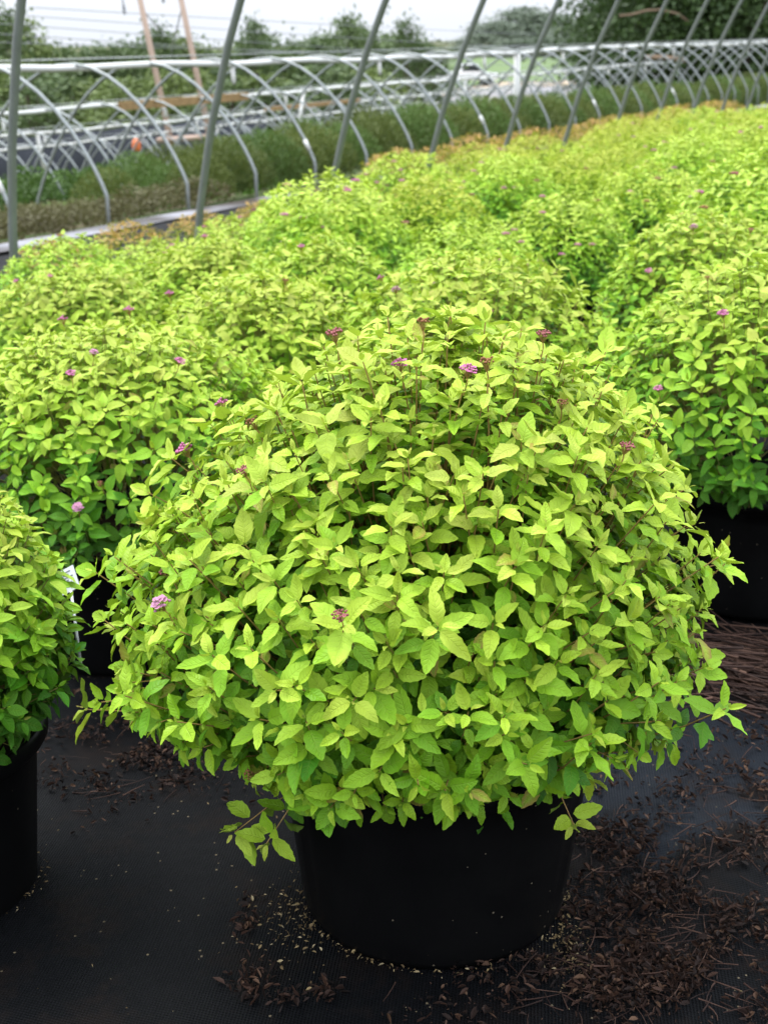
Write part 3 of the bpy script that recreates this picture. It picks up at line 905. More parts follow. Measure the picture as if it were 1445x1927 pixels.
# ------------------------------------------------------------------ plants of the lower houses
def tuft_mesh(name, seed, mat, n, rad, h, lw, ll, upright, flat=0.25):
    g = np.random.default_rng(seed)
    V, F, RN = [], [], []
    for i in range(n):
        r = rad * math.sqrt(g.uniform()); a = g.uniform(0, 2 * math.pi)
        dome = math.sqrt(max(0.0, 1 - (r / rad) ** 2 * 0.75))
        z = h * dome * (flat + (1 - flat) * g.uniform() ** 0.6)
        c = np.array([r * math.cos(a), r * math.sin(a), z])
        d = nrm(np.array([math.cos(a) * (1 - upright), math.sin(a) * (1 - upright), upright]) + g.normal(size=3) * 0.35)
        sd = nrm(np.cross(d, g.normal(size=3)))
        l = ll * g.uniform(0.6, 1.3); w = lw * g.uniform(0.7, 1.3)
        b = len(V)
        V += [c - d * l * 0.5, c + sd * w, c + d * l * 0.5, c - sd * w]
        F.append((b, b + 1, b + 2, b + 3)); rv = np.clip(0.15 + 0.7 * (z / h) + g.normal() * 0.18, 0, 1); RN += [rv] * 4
    return mesh_from(name, np.array(V), np.array(F, np.int32), mat, False, None, {'rnd': RN})
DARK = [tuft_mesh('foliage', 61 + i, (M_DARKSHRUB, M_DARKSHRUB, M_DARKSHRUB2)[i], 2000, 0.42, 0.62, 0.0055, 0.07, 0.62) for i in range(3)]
BROWN = [tuft_mesh('foliage', 71 + i, M_BROWNSHRUB, 520, 0.36, 0.30, 0.010, 0.05, 0.45) for i in range(2)]
BRIGHT = [tuft_mesh('foliage', 81 + i, M_BRIGHT, 700, 0.40, 0.26, 0.014, 0.05, 0.4) for i in range(2)]
GREEN = [tuft_mesh('foliage', 91 + i, M_GREEN, 900, 0.52, 0.80, 0.022, 0.07, 0.4) for i in range(3)]

def plants(name, meshes, cells, label, group, s_rng, zoff=0.0, keep=None):
    g = random.Random(len(name) + len(cells))
    for i, (s, D) in enumerate(cells):
        s += g.uniform(-0.12, 0.12); D += g.uniform(-0.1, 0.1)
        X, Y = SDtoXY(s, D)
        if abs(X / Y) > 0.33: continue
        root = empty(name, (X, Y, gz(X, Y) + zoff), label, 'shrub', group)
        sc = g.uniform(*s_rng) * (0.72 + 0.28 * min(1, (s - 11.8) / 2.5) if name == 'dark_green_shrub' else 1)
        root.rotation_euler = (0, 0, g.uniform(0, 6.28)); root.scale = (sc, sc, sc)
        o = obj('foliage', meshes[i % len(meshes)], root); o['kind'] = 'stuff'
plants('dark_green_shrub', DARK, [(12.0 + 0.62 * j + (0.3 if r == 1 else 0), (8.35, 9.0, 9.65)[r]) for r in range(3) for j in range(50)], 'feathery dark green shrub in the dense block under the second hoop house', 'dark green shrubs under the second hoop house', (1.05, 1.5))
plants('brown_shrub', BROWN, [(6.0 + 0.55 * j, 8.0 + 0.55 * r) for r in range(5) for j in range(11)], 'low brownish sparse shrub under the near end of the second hoop house', 'low brown shrubs beside the white path', (0.8, 1.15))
plants('bright_green_plant', BRIGHT, [(7.0 + 0.6 * j, 10.75 + 0.5 * r) for r in range(2) for j in range(18)], 'low bright green plant in the strip between the two hoop houses', 'low bright green plants', (0.9, 1.2))
plants('green_shrub', GREEN, [(9.5 + 0.8 * j, 12.2 + 0.8 * r) for r in range(3) for j in range(14)], 'leafy mid green shrub before the dark fabric, under the third hoop house', 'green shrubs under the third hoop house', (0.85, 1.1))
plants('grey_green_shrub', GREEN, [(20.0 + 1.5 * j, 12.4 + 1.35 * r) for r in range(6) for j in range(14)], 'low green shrub scattered under the lower hoop houses', 'scattered shrubs under the lower hoop houses', (0.5, 0.8))

# ------------------------------------------------------------------ hoop houses
def hoop_pts(D0, z0, W, D_far, zf, h, leg, nseg=18, power=1.0):
    """points (D, z) of a bent pipe: short straight legs, then half an ellipse"""
    pts = [(D0, z0 - 0.38), (D0, z0 + leg)]
    for i in range(1, nseg):
        a = math.pi * i / nseg
        base = z0 + leg + (zf + leg - z0 - leg) * (1 - math.cos(a)) / 2
        pts.append((D0 + (D_far - D0) * (1 - math.cos(a)) / 2, base + (h - leg) * math.sin(a) ** power))
    pts += [(D_far, zf + leg), (D_far, zf - 0.38)]
    return pts

def hoop_mesh(name, pts, rad, mat, origin):
    mb = MB()
    q = []
    for D, z in pts:
        X, Y = SDtoXY(0, D)
        q.append(Vector((X, Y, z)) - origin)
    mb.tube(q, rad, 7)
    return mb.mesh(name, mat)

uS = Vector((math.sin(PSI), math.cos(PSI), 0))          # along the rows
def row_pt(s, D, z):
    X, Y = SDtoXY(s, D); return Vector((X, Y, z))

# our own house: big hoops standing just left of the shrubs
g1 = gz(*SDtoXY(5, 3.55))
own = empty('hoop_house', row_pt(0, 3.74, 0), 'tall bare grey hoops of the nearest hoop house, running past the shrubs out of frame', 'hoop house', 'bare hoop house frames')
hm = hoop_mesh('hoop', hoop_pts(3.74, g1, 0, -1.46, -0.0, 3.3, 0.10, 26, 1.3), 0.0185, M_GALVD, row_pt(0, 3.74, 0))
for i in range(-1, 12):
    s = 5.24 + 1.22 * (i - 1)
    o = obj('hoop', hm, own); o.location = uS * s
    o.rotation_euler = Matrix.Rotation({-1: -0.18, 0: -0.16, 1: -0.05}.get(i, 0), 3, uS).to_euler()
# the first hoop stands straighter than the rest
sl = MB()
sl.tube([(0, 0, -0.06), (0, 0, 0.06)], 0.024, 8)
slm = sl.mesh('sleeve', M_PVC)

# four lower houses
house_label = {0: 'bare hoop house with a white ridge pipe, over the dark green shrubs beside the path',
               1: 'bare hoop house next below, its white ridge patched with a timber plank',
               2: 'third lower bare hoop house, with a slim timber rail near its ridge',
               3: 'lowest bare hoop house, nearest the dark fabric and trees'}
houses = []
def climb(s):                        # the lower houses climb gently along the row
    return 0.03 + 0.0075 * max(0.0, s - 12)
for k in range(4):
    D0 = 7.72 + 4.17 * k
    z0 = -0.46 - 0.705 * k
    Df = D0 + 3.0
    zf = gz(*SDtoXY(20, Df))
    zf = min(z0 - 0.1, max(zf, z0 - 0.55))
    root = empty('hoop_house', row_pt(0, D0, z0), house_label[k], 'hoop house', 'bare hoop house frames')
    org = row_pt(0, D0, z0)
    pts = hoop_pts(D0, z0, 3.0, Df, zf, 1.56, 0.22, 22, 1.75)
    me = hoop_mesh('hoop', pts, 0.018, M_GALV, org)
    s0 = [12.0 - 1.22 * 4, 15.1 - 1.22 * 3, 17.0 - 1.22 * 4, 19.0 - 1.22 * 4][k]
    nh = [31, 30, 28, 26][k]
    g = random.Random(90 + k)
    for j in range(nh):
        o = obj('hoop', me, root); o.location = uS * (s0 + 1.22 * j) + Vector((0, 0, climb(s0 + 1.22 * j)))
        o.rotation_euler = (g.uniform(-.006, .006), g.uniform(-.006, .006), g.uniform(-.012, .012))
    crest = max(pts, key=lambda q: q[1])
    rz = crest[1] - 0.05
    # ridge pipe in lengths, sagging a little between hoops
    segs = [(s0 - 1.5, s0 + 1.22 * nh)]
    if k == 1: segs = [(s0 - 1.5, 16.75), (20.15, s0 + 1.22 * nh)]
    for a, b_ in segs:
        mb = MB()
        nn = int((b_ - a) / 0.6)
        mb.tube([row_pt(a + (b_ - a) * i / nn, crest[0], rz + climb(a + (b_ - a) * i / nn) + 0.012 * math.sin(i * 1.3 + k) + 0.02 * math.sin(i * 0.21)) - org for i in range(nn + 1)], [0.034, 0.030, 0.026, 0.026][k], 8)
        obj('ridge_pipe', mb.mesh('ridge_pipe', M_PVC), root)
    # stubs and posts that hang from the ridge
    stub = MB(); stub.tube([(0, 0, -0.02), (0.01, 0, -0.17), (0.012, 0, -0.21)], [0.026, 0.026, 0.012], 7)
    sm = stub.mesh('hanging_stub', M_PVC)
    for j in range(2, nh, 3 if k < 2 else 4):
        o = obj('hanging_stub', sm, root); o.location = row_pt(s0 + 1.22 * j + 0.35, crest[0], rz - 0.02 + climb(s0 + 1.22 * j)) - org
    # wire run just above the ridge
    wr = MB(); wr.tube([row_pt(s0 - 1.5, crest[0] + 0.25, rz + 0.08) - org, row_pt(s0 + 1.22 * nh, crest[0] + 0.25, rz + 0.08 + climb(s0 + 1.22 * nh)) - org], 0.007, 4)
    obj('top_wire', wr.mesh('top_wire', M_GALV), root)
    for j in range(1, nh, 4):                         # couplings on the hoops
        q = pts[3]; q2 = pts[4]
        o = obj('sleeve', slm, root)
        lift = Vector((0, 0, climb(s0 + 1.22 * j)))
        p1, p2 = row_pt(s0 + 1.22 * j, *q) - org + lift, row_pt(s0 + 1.22 * j, *q2) - org + lift
        o.matrix_local = Matrix.LocRotScale((p1 + p2) / 2, Vector((0, 0, 1)).rotation_difference(p2 - p1), Vector((1, 1, 1)))
    houses.append((root, org, crest, rz, s0))

def plank(root, org, s_a, s_b, D, za, zb, size, name, mat):
    a, b_ = row_pt(s_a, D, za) - org, row_pt(s_b, D, zb) - org
    d = (b_ - a); L = d.length; x = d.normalized(); y = Vector((-x.y, x.x, 0)).normalized(); z = x.cross(y)
    rot = Matrix((x, y, z)).transposed()
    mb = MB(); mb.box((a + b_) / 2, (L, size[0], size[1]), rot)
    return obj(name, mb.mesh(name, mat, False), root)
r1 = houses[1]
plank(r1[0], r1[1], 16.7, 20.2, r1[2][0] - 0.05, r1[3] + climb(16.7), r1[3] + climb(20.2), (0.06, 0.125), 'timber_plank', M_WOOD)
r2 = houses[2]
plank(r2[0], r2[1], 26.5, 31.0, r2[2][0] - 0.6, r2[3] + 0.1 + climb(26.5), r2[3] + 0.1 + climb(31), (0.05, 0.09), 'timber_rail', M_WOOD)
def post_part(h, s, ztop, zbot, ds, dd, rad, name='prop_post'):
    root, org, crest, rz, s0 = h
    mb = MB(); mb.tube([row_pt(s, crest[0], ztop + climb(s)) - org, row_pt(s + ds, crest[0] + dd, zbot) - org], rad, 8)
    return obj(name, mb.mesh(name, M_PVC), root)
h0, h1, h2, h3 = houses
post_part(h0, 22.3, h0[3], -0.62, 0.05, 0, 0.055)
post_part(h1, 22.2, h1[3], h1[3] - 0.62, -0.25, 0, 0.032)
post_part(h2, 19.6, h2[3], h2[3] - 0.75, 0.15, 0, 0.036)
post_part(h3, 18.3, h3[3], h3[3] - 0.5, -0.25, 0, 0.036)
post_part(h1, 29.5, h1[3], h1[3] - 0.9, -0.1, 0, 0.03)

# ------------------------------------------------------------------ dark fabric fence beyond the houses
def fabric_fence():
    fr = empty('shade_fabric_fence', row_pt(30, 25.2, gz(*SDtoXY(30, 25.2))), 'low dark grey fabric fence in front of the far trees', 'fence')
    o0 = Vector(fr.location)
    n, mb = 60, []
    V, F = [], []
    for i in range(n + 1):
        s = 14 + 26 * i / n
        D = 25.2 + 0.06 * math.sin(i * 1.9)
        X, Y = SDtoXY(s, D); g = gz(X, Y)
        top = -1.28 + 0.05 * math.sin(i * 0.9)
        for z in (g - 0.05, (g + top) / 2 + 0.03, top): V.append(Vector((X, Y, z)) - o0)
    for i in range(n):
        for q in range(2):
            a = i * 3 + q; F.append([a, a + 3, a + 4, a + 1])
    me = mesh_from('fabric', np.array([tuple(v) for v in V]), F, M_FABRIC)
    fb = obj('fabric', me, fr)
    sm = fb.modifiers.new('thickness', 'SOLIDIFY'); sm.thickness = 0.01
    pm = MB(); pm.tube([(0, 0, 0), (0, 0, 2.2)], 0.04, 6)
    pme = pm.mesh('post', M_GALVD)
    for i in range(9):
        X, Y = SDtoXY(14 + 26 * i / 8, 25.3)
        o = obj('post', pme, fr); o.location = Vector((X, Y, gz(X, Y) - 0.05)) - o0
fabric_fence()

# ------------------------------------------------------------------ timber utility poles and wires
YP = 36.0
tops = []
poles = empty('utility_pole_frame', at(330, 262, YP), 'pair of leaning pale timber utility poles joined by a low timber beam', 'utility pole')
po = Vector(poles.location)
for (xb, yb, xt, yt) in ((328, 262, 248, -75), (402, 256, 326, -75)):
    a, b_ = at(xb, yb, YP), at(xt, yt, YP)
    a.z = min(a.z, a.z) - 0.6
    mb = MB(); mb.tube([a - po, (a * 0.5 + b_ * 0.5) - po, b_ - po], [0.082, 0.075, 0.07], 10)
    obj('pole', mb.mesh('pole', M_POLE), poles); tops.append(b_)
mb = MB(); a, b_ = at(296, 264, YP - 0.2), at(398, 257, YP - 0.2)
mb.tube([a - po, b_ - po], 0.07, 8); obj('beam', mb.mesh('beam', M_POLE), poles)
mb = MB(); mb.tube([tops[0] - po + Vector((-1.6, 0, -0.35)), tops[1] - po + Vector((1.6, 0, -0.35))], 0.09, 8); obj('crossarm', mb.mesh('crossarm', M_POLE), poles)
for (x0, y0, x1, y1) in ((345, 5, 322, 100), (272, 22, 305, 62)):
    mb = MB(); mb.tube([at(x0, y0, YP) - po, at(x1, y1, YP + 4) - po], 0.018, 5); obj('guy_wire', mb.mesh('guy_wire', M_WIRE), poles)
for (x, y) in ((229, -20), (302, -42)):
    mb = MB(); p0 = at(x, y, YP); p1 = at(x + 6, y + 46, YP)
    mb.tube([p0 - po, p1 - po], 0.02, 5)
    for q in range(4): ball(mb, p0.lerp(p1, 0.7 + q * 0.09) - po, 0.05)
    obj('insulator_string', mb.mesh('insulator_string', M_WIRE), poles)
wires = [((-60, 22), (235, 27), (1500, 96), 'topmost'), ((-60, 40), (305, 6), (1500, 120), 'second'), ((-60, 60), (240, 32), (1500, 128), 'third'), ((60, 14), (620, 14), (1500, 62), 'fourth'), ((-60, 78), (300, 50), (1500, 92), 'lowest')]
for (p, q, r, nm) in wires:
    a, m, b_ = at(*p, 44), at(*q, 46), at(*r, 150)
    ctrl = m
    pts = []
    for i in range(15):
        u = i / 14
        sag = -0.6 * math.sin(math.pi * u)
        pts.append(a.lerp(b_, u) + Vector((0, 0, sag)))
    mb = MB(); mb.tube([x - a for x in pts], 0.013, 4)
    o = obj('power_line', mb.mesh('power_line', M_WIRE), None, a)
    tag(o, 'thin grey power line crossing the pale sky, %s where it meets the frame edge' % nm, 'power line', 'power lines across the sky')

# orange marker cap before the fabric
mk = empty('marker_stake', at(258, 286, 27.0), 'small orange cap on a thin stake before the dark fabric', 'marker')
mb = MB(); mb.tube([(0, 0, -0.9), (0, 0, 0.1)], 0.012, 6); obj('stake', mb.mesh('stake', M_GALV), mk)
mb = MB(); mb.lathe([(0.001, 0.26), (0.05, 0.25), (0.085, 0.18), (0.09, 0.06), (0.07, 0.02), (0.001, 0.01)], 14); obj('cap', mb.mesh('cap', M_ORANGE), mk)

# ------------------------------------------------------------------ trees
def crown_mesh(name, seed, mat, w, h, n_clump, per, leaf, low=0.12, taper=0.75):
    g = np.random.default_rng(seed)
    V, F, RN = [], [], []
    lob = [(g.uniform(0.25, 0.95), g.uniform(0, 2 * math.pi), g.uniform(0.5, 1.0)) for _ in range(9)]
    cen = []
    for i in range(n_clump):
        lz, la, lr = lob[i % 9]
        z = np.clip(lz + g.normal() * 0.12, low, 1.0)
        prof = math.sin(math.pi * min(1, (z * 0.9 + 0.08))) ** 0.6 * (1 - 0.35 * max(0, z - 0.6))
        r = prof * w * 0.5 * (0.25 + 0.75 * g.uniform() ** 0.5) * (0.6 + 0.4 * lr)
        a = la + g.normal() * 0.75
        cen.append(np.array([r * math.cos(a), r * math.sin(a), z * h]))
    for c in cen:
        cr = w * g.uniform(0.07, 0.13)
        tone = g.uniform(-0.25, 0.25)
        q = g.normal(size=(per, 3)) * cr * np.array([1, 1, 0.7])
        for o in q:
            p = c + o
            d = nrm(g.normal(size=3)); sd = nrm(np.cross(d, g.normal(size=3)))
            l = leaf * g.uniform(0.6, 1.4)
            b = len(V)
            V += [p - d * l, p + sd * l * 0.55, p + d * l, p - sd * l * 0.55]
            F.append((b, b + 1, b + 2, b + 3)); RN += [float(np.clip(0.5 + tone + g.normal() * 0.15, 0, 1))] * 4
    return mesh_from(name, np.array(V), np.array(F, np.int32), mat, False, None, {'rnd': RN}), cen

def trunk_mesh(cen, h, r, mat, seed):
    g = random.Random(seed)
    mb = MB()
    mb.tube([(0, 0, -0.4), (0.03 * h * g.uniform(-1, 1), 0, h * 0.35), (0, 0.02 * h, h * 0.8)], [r * 1.2, r * 0.8, r * 0.2], 8)
    for c in cen[::6]:
        z0 = max(h * 0.15, c[2] * 0.55)
        mb.tube([(0, 0, z0), (c[0] * 0.5, c[1] * 0.5, (z0 + c[2]) / 2 - 0.02 * h), tuple(c)], [r * 0.4, r * 0.25, r * 0.08], 5, False)
    return mb.mesh('trunk', mat)
TV = {}
for i in range(3):
    for nm, mat in (('mid', M_TREE), ('light', M_TREEY), ('hill', M_HILLTREE)):
        cm_, cen = crown_mesh('crown', 101 + i, mat, 0.62, 1.0, 110, 26, 0.020)
        TV[nm, i] = (cm_, trunk_mesh(cen, 1.0, 0.022, M_BARK, i))
    cm_, cen = crown_mesh('crown', 131 + i, M_TREED, 0.85, 1.0, 300, 40, 0.0135, 0.03)
    TV['dark', i] = (cm_, trunk_mesh(cen, 1.0, 0.026, M_BARK, i))

def tree(kind, vi, X, Y, top, wide, label, cat='tree', group='trees in the far line', base=None):
    z = gz(X, Y) if base is None else base
    h = top - z
    root = empty('broadleaf_tree' if kind != 'dark' else 'large_dark_tree', (X, Y, z), label, cat, group)
    root.rotation_euler = (0, 0, (vi * 2.1 + X) % 6.28)
    cw = 0.85 if kind == 'dark' else 0.62
    root.scale = (wide / cw, wide / cw, h)
    cm_, tm = TV[kind, vi % 3]
    o = obj('crown', cm_, root)
    obj('trunk', tm, root)
    return root
profile = [(-60, 45), (0, 38), (45, 42), (60, 95), (100, 80), (150, 84), (200, 76), (250, 70), (290, 64), (330, 60), (365, 78), (400, 84), (440, 86), (480, 52), (505, 82), (530, 90), (560, 70), (600, 60), (650, 46), (690, 55), (712, 84), (745, 58), (770, 46), (800, 70), (835, 94), (870, 84), (900, 80)]
def ptop(x):
    return float(np.interp(x, [p[0] for p in profile], [p[1] for p in profile]))
g = random.Random(5)
n = 0
for row, (Y0, step) in enumerate(((62, 62), (78, 44), (96, 52))):
    x = -70 + row * 21
    while x < 825:
        Y = Y0 + g.uniform(-4, 4)
        xx = x + g.uniform(-12, 12)
        top_px = ptop(xx) + (70, 8, 14)[row] + g.uniform(-4, 16)
        if row == 0 and xx > 690: x += step; continue
        P = at(xx, top_px, Y)
        if P.z - gz(P.x, Y) > 1.2:
            kind = 'light' if g.random() < (0.45 if row == 0 else 0.22) else 'mid'
            tree(kind, g.randrange(3), P.x, Y, P.z, g.uniform(3.6, 5.2) * (1.0 if row < 2 else 1.2),
                 '%s green tree, %s from the left in the %s rank of the far tree line' % ('light' if kind == 'light' else 'mid', ORD[min(29, n)], ('front', 'middle', 'rear')[row]))
            n += 1
        x += step
    n = 0
for i, (px, py, w) in enumerate(((652, 40, 2.8), (765, 44, 2.4), (15, 34, 4.2), (480, 50, 2.6), (300, 58, 2.6))):
    P = at(px, py, 72)
    tree('mid', i, P.x, 72, P.z, w, ['tall tree with a broken top rising behind the third grey hoop', 'slender dark tree standing alone before the far hill', 'dark tall tree beyond the nearest grey hoop', 'upright tree just beyond the second grey hoop', 'small-crowned tree between the two timber poles'][i], group='taller single trees')
for i, (px, py, Y, w) in enumerate(((905, 66, 215, 9), (930, 42, 225, 11), (960, 24, 235, 12), (990, 16, 240, 12), (1020, 26, 235, 12), (1050, 30, 230, 12), (1075, 50, 215, 10), (890, 84, 205, 8), (950, 78, 190, 7), (1010, 72, 195, 9), (1045, 74, 195, 9), (860, 88, 190, 8), (985, 76, 190, 8))):
    P = at(px, py, Y)
    tree('hill', i, P.x, Y, P.z, w, 'pale green tree on the far hill, %s counting from the left' % ORD[sorted([905, 930, 960, 990, 1020, 1050, 1075, 890, 950, 1010, 1045, 860, 985]).index(px)], group='trees on the far hill')
for i, (px, py, Y, w) in enumerate(((1215, -130, 52, 6.0), (1270, -220, 50, 6.8), (1320, -240, 51, 8.0), (1420, -220, 49, 8.0), (1500, -200, 52, 8.0), (1185, -60, 58, 4.6), (1275, -100, 59, 6.5), (1375, -110, 60, 8), (1140, 10, 60, 3.8), (1180, 70, 54, 3.4), (1250, 60, 55, 4), (1330, 60, 55, 5.5), (1430, 50, 54, 5.5))):
    P = at(px, py, Y)
    tree('dark', i, P.x, Y, P.z, w, 'large dark tree at the far end, %s' % ['edge of the clump by the green field', 'carrying a pale bare limb', 'front rank, third from the field', 'front rank, fourth from the field', 'front rank, farthest from the field', 'rear rank nearest the field', 'middle of the rear rank', 'rear rank farthest from the field', 'small one nearest the field', 'low bushy one nearest the field', 'second low bushy one', 'third low bushy one', 'fourth low bushy one'][i], group='big trees at the far end')
lm = bpy.data.objects
limb = MB()
pts = [at(1215, 45, 46.5), at(1180, 30, 46.2), at(1150, 34, 46.0), at(1120, 22, 45.8)]
host = [o for o in COL.objects if o.name.startswith('large_dark_tree') and 'pale bare limb' in o.get('label', '')][0]
bpy.context.view_layer.update()
inv = (Matrix.LocRotScale(host.location, host.rotation_euler.to_quaternion(), host.scale)).inverted()
for seq, rr in ((([(1165, 30), (1190, 27), (1215, 20), (1250, 18)]), 0.05), ([(1240, 18), (1275, 26), (1296, 42)], 0.045)):
    limb.tube([inv @ at(x, y, 46.3) for x, y in seq], rr / 9, 6)
obj('limb', limb.mesh('limb', M_LIMB), host)
# fallen pole lying among the far hoops
mb = MB(); a, b_ = at(1214, 108, 42), at(1290, 114, 42)
mb.tube([Vector((0, 0, 0)), (b_ - a) * 0.5 + Vector((0, 0, 0.04)), b_ - a], 0.07, 7)
o = obj('bare_log', mb.mesh('bare_log', M_LIMB), None, a); tag(o, 'pale bare log lying before the dark trees, seen through the far hoops', 'log')

# ------------------------------------------------------------------ white truck by the field
def truck():
    P = at(878, 152, 119); z = gz(P.x, 119) + 0.12
    root = empty('parked_truck', (P.x, 119, z), 'small white pickup parked on the track below the green field', 'truck')
    root.rotation_euler = (0, 0, R(8))
    prof = [(-2.5, 0.55), (2.5, 0.55), (2.55, 0.95), (2.4, 1.15), (1.2, 1.25), (0.75, 1.85), (-0.55, 1.88), (-0.8, 1.25), (-2.5, 1.25)]
    v = [(x, y, zz) for y in (-0.92, 0.92) for x, zz in prof]
    m = len(prof)
    f = [list(range(m))[::-1], [m + i for i in range(m)]] + [[i, (i + 1) % m, m + (i + 1) % m, m + i] for i in range(m)]
    b = obj('body', mesh_from('body', np.array(v), f, M_TRUCK, False), root)
    bv = b.modifiers.new('bevel', 'BEVEL'); bv.width = 0.06; bv.segments = 2
    for y in (-0.925, 0.925):
        wv = [(1.0, y, 1.3), (0.7, y, 1.78), (-0.45, y, 1.80), (-0.62, y, 1.3)]
        w2 = [(a_, y * 1.004, c) for a_, _, c in wv]
        obj('side_window', mesh_from('side_window', np.array(wv + w2), [[0, 1, 2, 3], [4, 5, 6, 7], [0, 4, 5, 1], [1, 5, 6, 2], [2, 6, 7, 3], [3, 7, 4, 0]], M_GLASS, False), root)
    wm = MB(); wm.lathe([(0.001, -0.12), (0.2, -0.12), (0.36, -0.11), (0.38, -0.05), (0.38, 0.05), (0.36, 0.11), (0.2, 0.12), (0.001, 0.12)], 20)
    wme = wm.mesh('wheel', M_RUBBER)
    for x in (-1.6, 1.65):
        for y in (-0.86, 0.86):
            o = obj('wheel', wme, root); o.location = (x, y, 0.38); o.rotation_euler = (R(90), 0, 0)
truck()

# ------------------------------------------------------------------ litter on the ground cloth
def cloth_z(X, Y):
    return ground_z(X, Y) + ripple(np.asarray(X, float), np.asarray(Y, float)) + 0.016
gl = np.random.default_rng(99)
def inside_pot(x, y):
    m = np.zeros(len(x), bool)
    for b in near.values():
        m |= np.hypot(x - b['x'], y - b['y']) < (0.172 if b is near['A'] else 0.152)
    return m

def sample(n, blobs, clump=0):
    pts = []
    w = np.array([b[4] for b in blobs], float); w /= w.sum()
    for b, k in zip(blobs, (w * n).astype(int)):
        x = b[0] + gl.normal(size=k) * b[2]; y = b[1] + gl.normal(size=k) * b[3]
        pts.append(np.stack([x, y], 1))
    p = np.concatenate(pts)
    if clump:
        x, y = p[:, 0], p[:, 1]
        f = np.sin(31 * x + 9 * y + 2.1 * np.sin(17 * y)) + np.sin(-14 * x + 37 * y + 1.7 * np.sin(23 * x)) + 0.8 * np.sin(71 * x + 13) * np.sin(66 * y)
        p = p[f + gl.normal(size=len(p)) * 0.55 > clump - 1]
    return p[~inside_pot(p[:, 0], p[:, 1])]
DENSE = [(0.36, 1.47, 0.10, 0.09, 10), (0.30, 1.36, 0.09, 0.06, 8), (0.42, 1.36, 0.09, 0.07, 8), (0.46, 1.62, 0.08, 0.10, 6), (0.58, 1.75, 0.09, 0.10, 5), (0.30, 1.62, 0.05, 0.10, 6), (0.60, 2.02, 0.09, 0.12, 5), (0.66, 2.24, 0.10, 0.08, 5),
         (0.40, 1.85, 0.12, 0.16, 2.2), (0.22, 1.30, 0.10, 0.05, 4)]
LEFTB = [(-0.43, 1.98, 0.09, 0.10, 7), (-0.36, 1.88, 0.07, 0.06, 3), (-0.30, 2.1, 0.1, 0.08, 2)]
CLUMPS = [(-0.178, 1.46, 0.008, 0.026, 0.5), (-0.165, 1.335, 0.014, 0.022, 0.8), (-0.118, 1.30, 0.012, 0.009, 0.4), (-0.073, 1.315, 0.011, 0.009, 0.4)]

def litter_mat(name, cols):
    t = NT(name)
    rnd = t.n('ShaderNodeAttribute', attribute_name='rnd').outputs['Fac']
    c = t.ramp(rnd, cols)
    return t.done(t.principled(c, 0.75, 0.25))
M_LITTER = litter_mat('dead_leaf_litter', [(0, (0.007, 0.0035, 0.0025)), (0.45, (0.023, 0.0105, 0.0065)), (0.8, (0.047, 0.022, 0.013)), (1, (0.10, 0.055, 0.031))])
M_TWIG = litter_mat('dead_twigs', [(0, (0.016, 0.008, 0.006)), (0.6, (0.042, 0.020, 0.014)), (1, (0.10, 0.055, 0.038))])
M_CRUMB = litter_mat('pale_crumbs', [(0, (0.10, 0.065, 0.03)), (0.6, (0.26, 0.19, 0.09)), (1, (0.40, 0.33, 0.2))])

def flakes(name, pts, smin, smax, mat, hmax, skew=2.0, curl=0.5):
    n = len(pts)
    gz_ = cloth_z(pts[:, 0], pts[:, 1])
    z = gz_ + 0.003 + gl.uniform(size=n) ** 2 * hmax
    yaw = gl.uniform(0, 2 * math.pi, n); tilt = gl.normal(size=n) * 0.5; roll = gl.normal(size=n) * 0.5
    L = smin + (smax - smin) * gl.uniform(size=n) ** (skew * (1 + 0.5 * (n > 9000)))
    W = L * gl.uniform(0.14, 0.5, n)
    d = np.stack([np.cos(yaw) * np.cos(tilt), np.sin(yaw) * np.cos(tilt), np.sin(tilt)], 1)
    sd = np.stack([-np.sin(yaw) * np.cos(roll), np.cos(yaw) * np.cos(roll), np.sin(roll)], 1)
    up = np.cross(d, sd)
    c = np.stack([pts[:, 0], pts[:, 1], z], 1)
    L_, W_ = L[:, None], W[:, None]
    cu = (gl.uniform(0.1, curl, n) * L)[:, None]
    P = np.stack([c - d * L_ * 0.5, c - d * L_ * 0.1 + sd * W_ * 0.5 + up * cu * 0.6, c + d * L_ * 0.25 + sd * W_ * 0.4 + up * cu * 0.8, c + d * L_ * 0.5 + up * cu * 0.3,
                  c + d * L_ * 0.2 - sd * W_ * 0.45 + up * cu * 0.7, c - d * L_ * 0.15 - sd * W_ * 0.5 + up * cu * 0.5, c + up * 0.0], 1)
    zfl = gz_[:, None] + 0.001
    P[:, :, 2] = np.maximum(P[:, :, 2], zfl)
    tri = np.array([[6, 0, 1], [6, 1, 2], [6, 2, 3], [6, 3, 4], [6, 4, 5], [6, 5, 0]])
    F = (tri[None] + (np.arange(n) * 7)[:, None, None]).reshape(-1, 3)
    me = mesh_from(name, P.reshape(-1, 3), F.astype(np.int32), mat, False, None, {'rnd': np.repeat(gl.uniform(size=n) ** 1.3, 7)})
    o = obj(name, me); o['kind'] = 'stuff'
    return o
o = flakes('dead_leaf_litter', np.concatenate([sample(23000, DENSE, 0.75), sample(5500, LEFTB, 1.0)]), 0.0016, 0.017, M_LITTER, 0.014)
tag(o, 'dark brown dead leaf litter strewn over the black ground cloth beside the front pot', 'leaf litter')
sc_ = np.stack([gl.uniform(-0.5, 0.75, 260), gl.uniform(1.22, 2.5, 260)], 1); sc_ = sc_[~inside_pot(sc_[:, 0], sc_[:, 1])]
o = flakes('scattered_crumbs', sc_, 0.0015, 0.006, M_CRUMB, 0.001, 3.0)
tag(o, 'pale crumbs of bark scattered thinly over the black ground cloth', 'crumbs')
ring = []
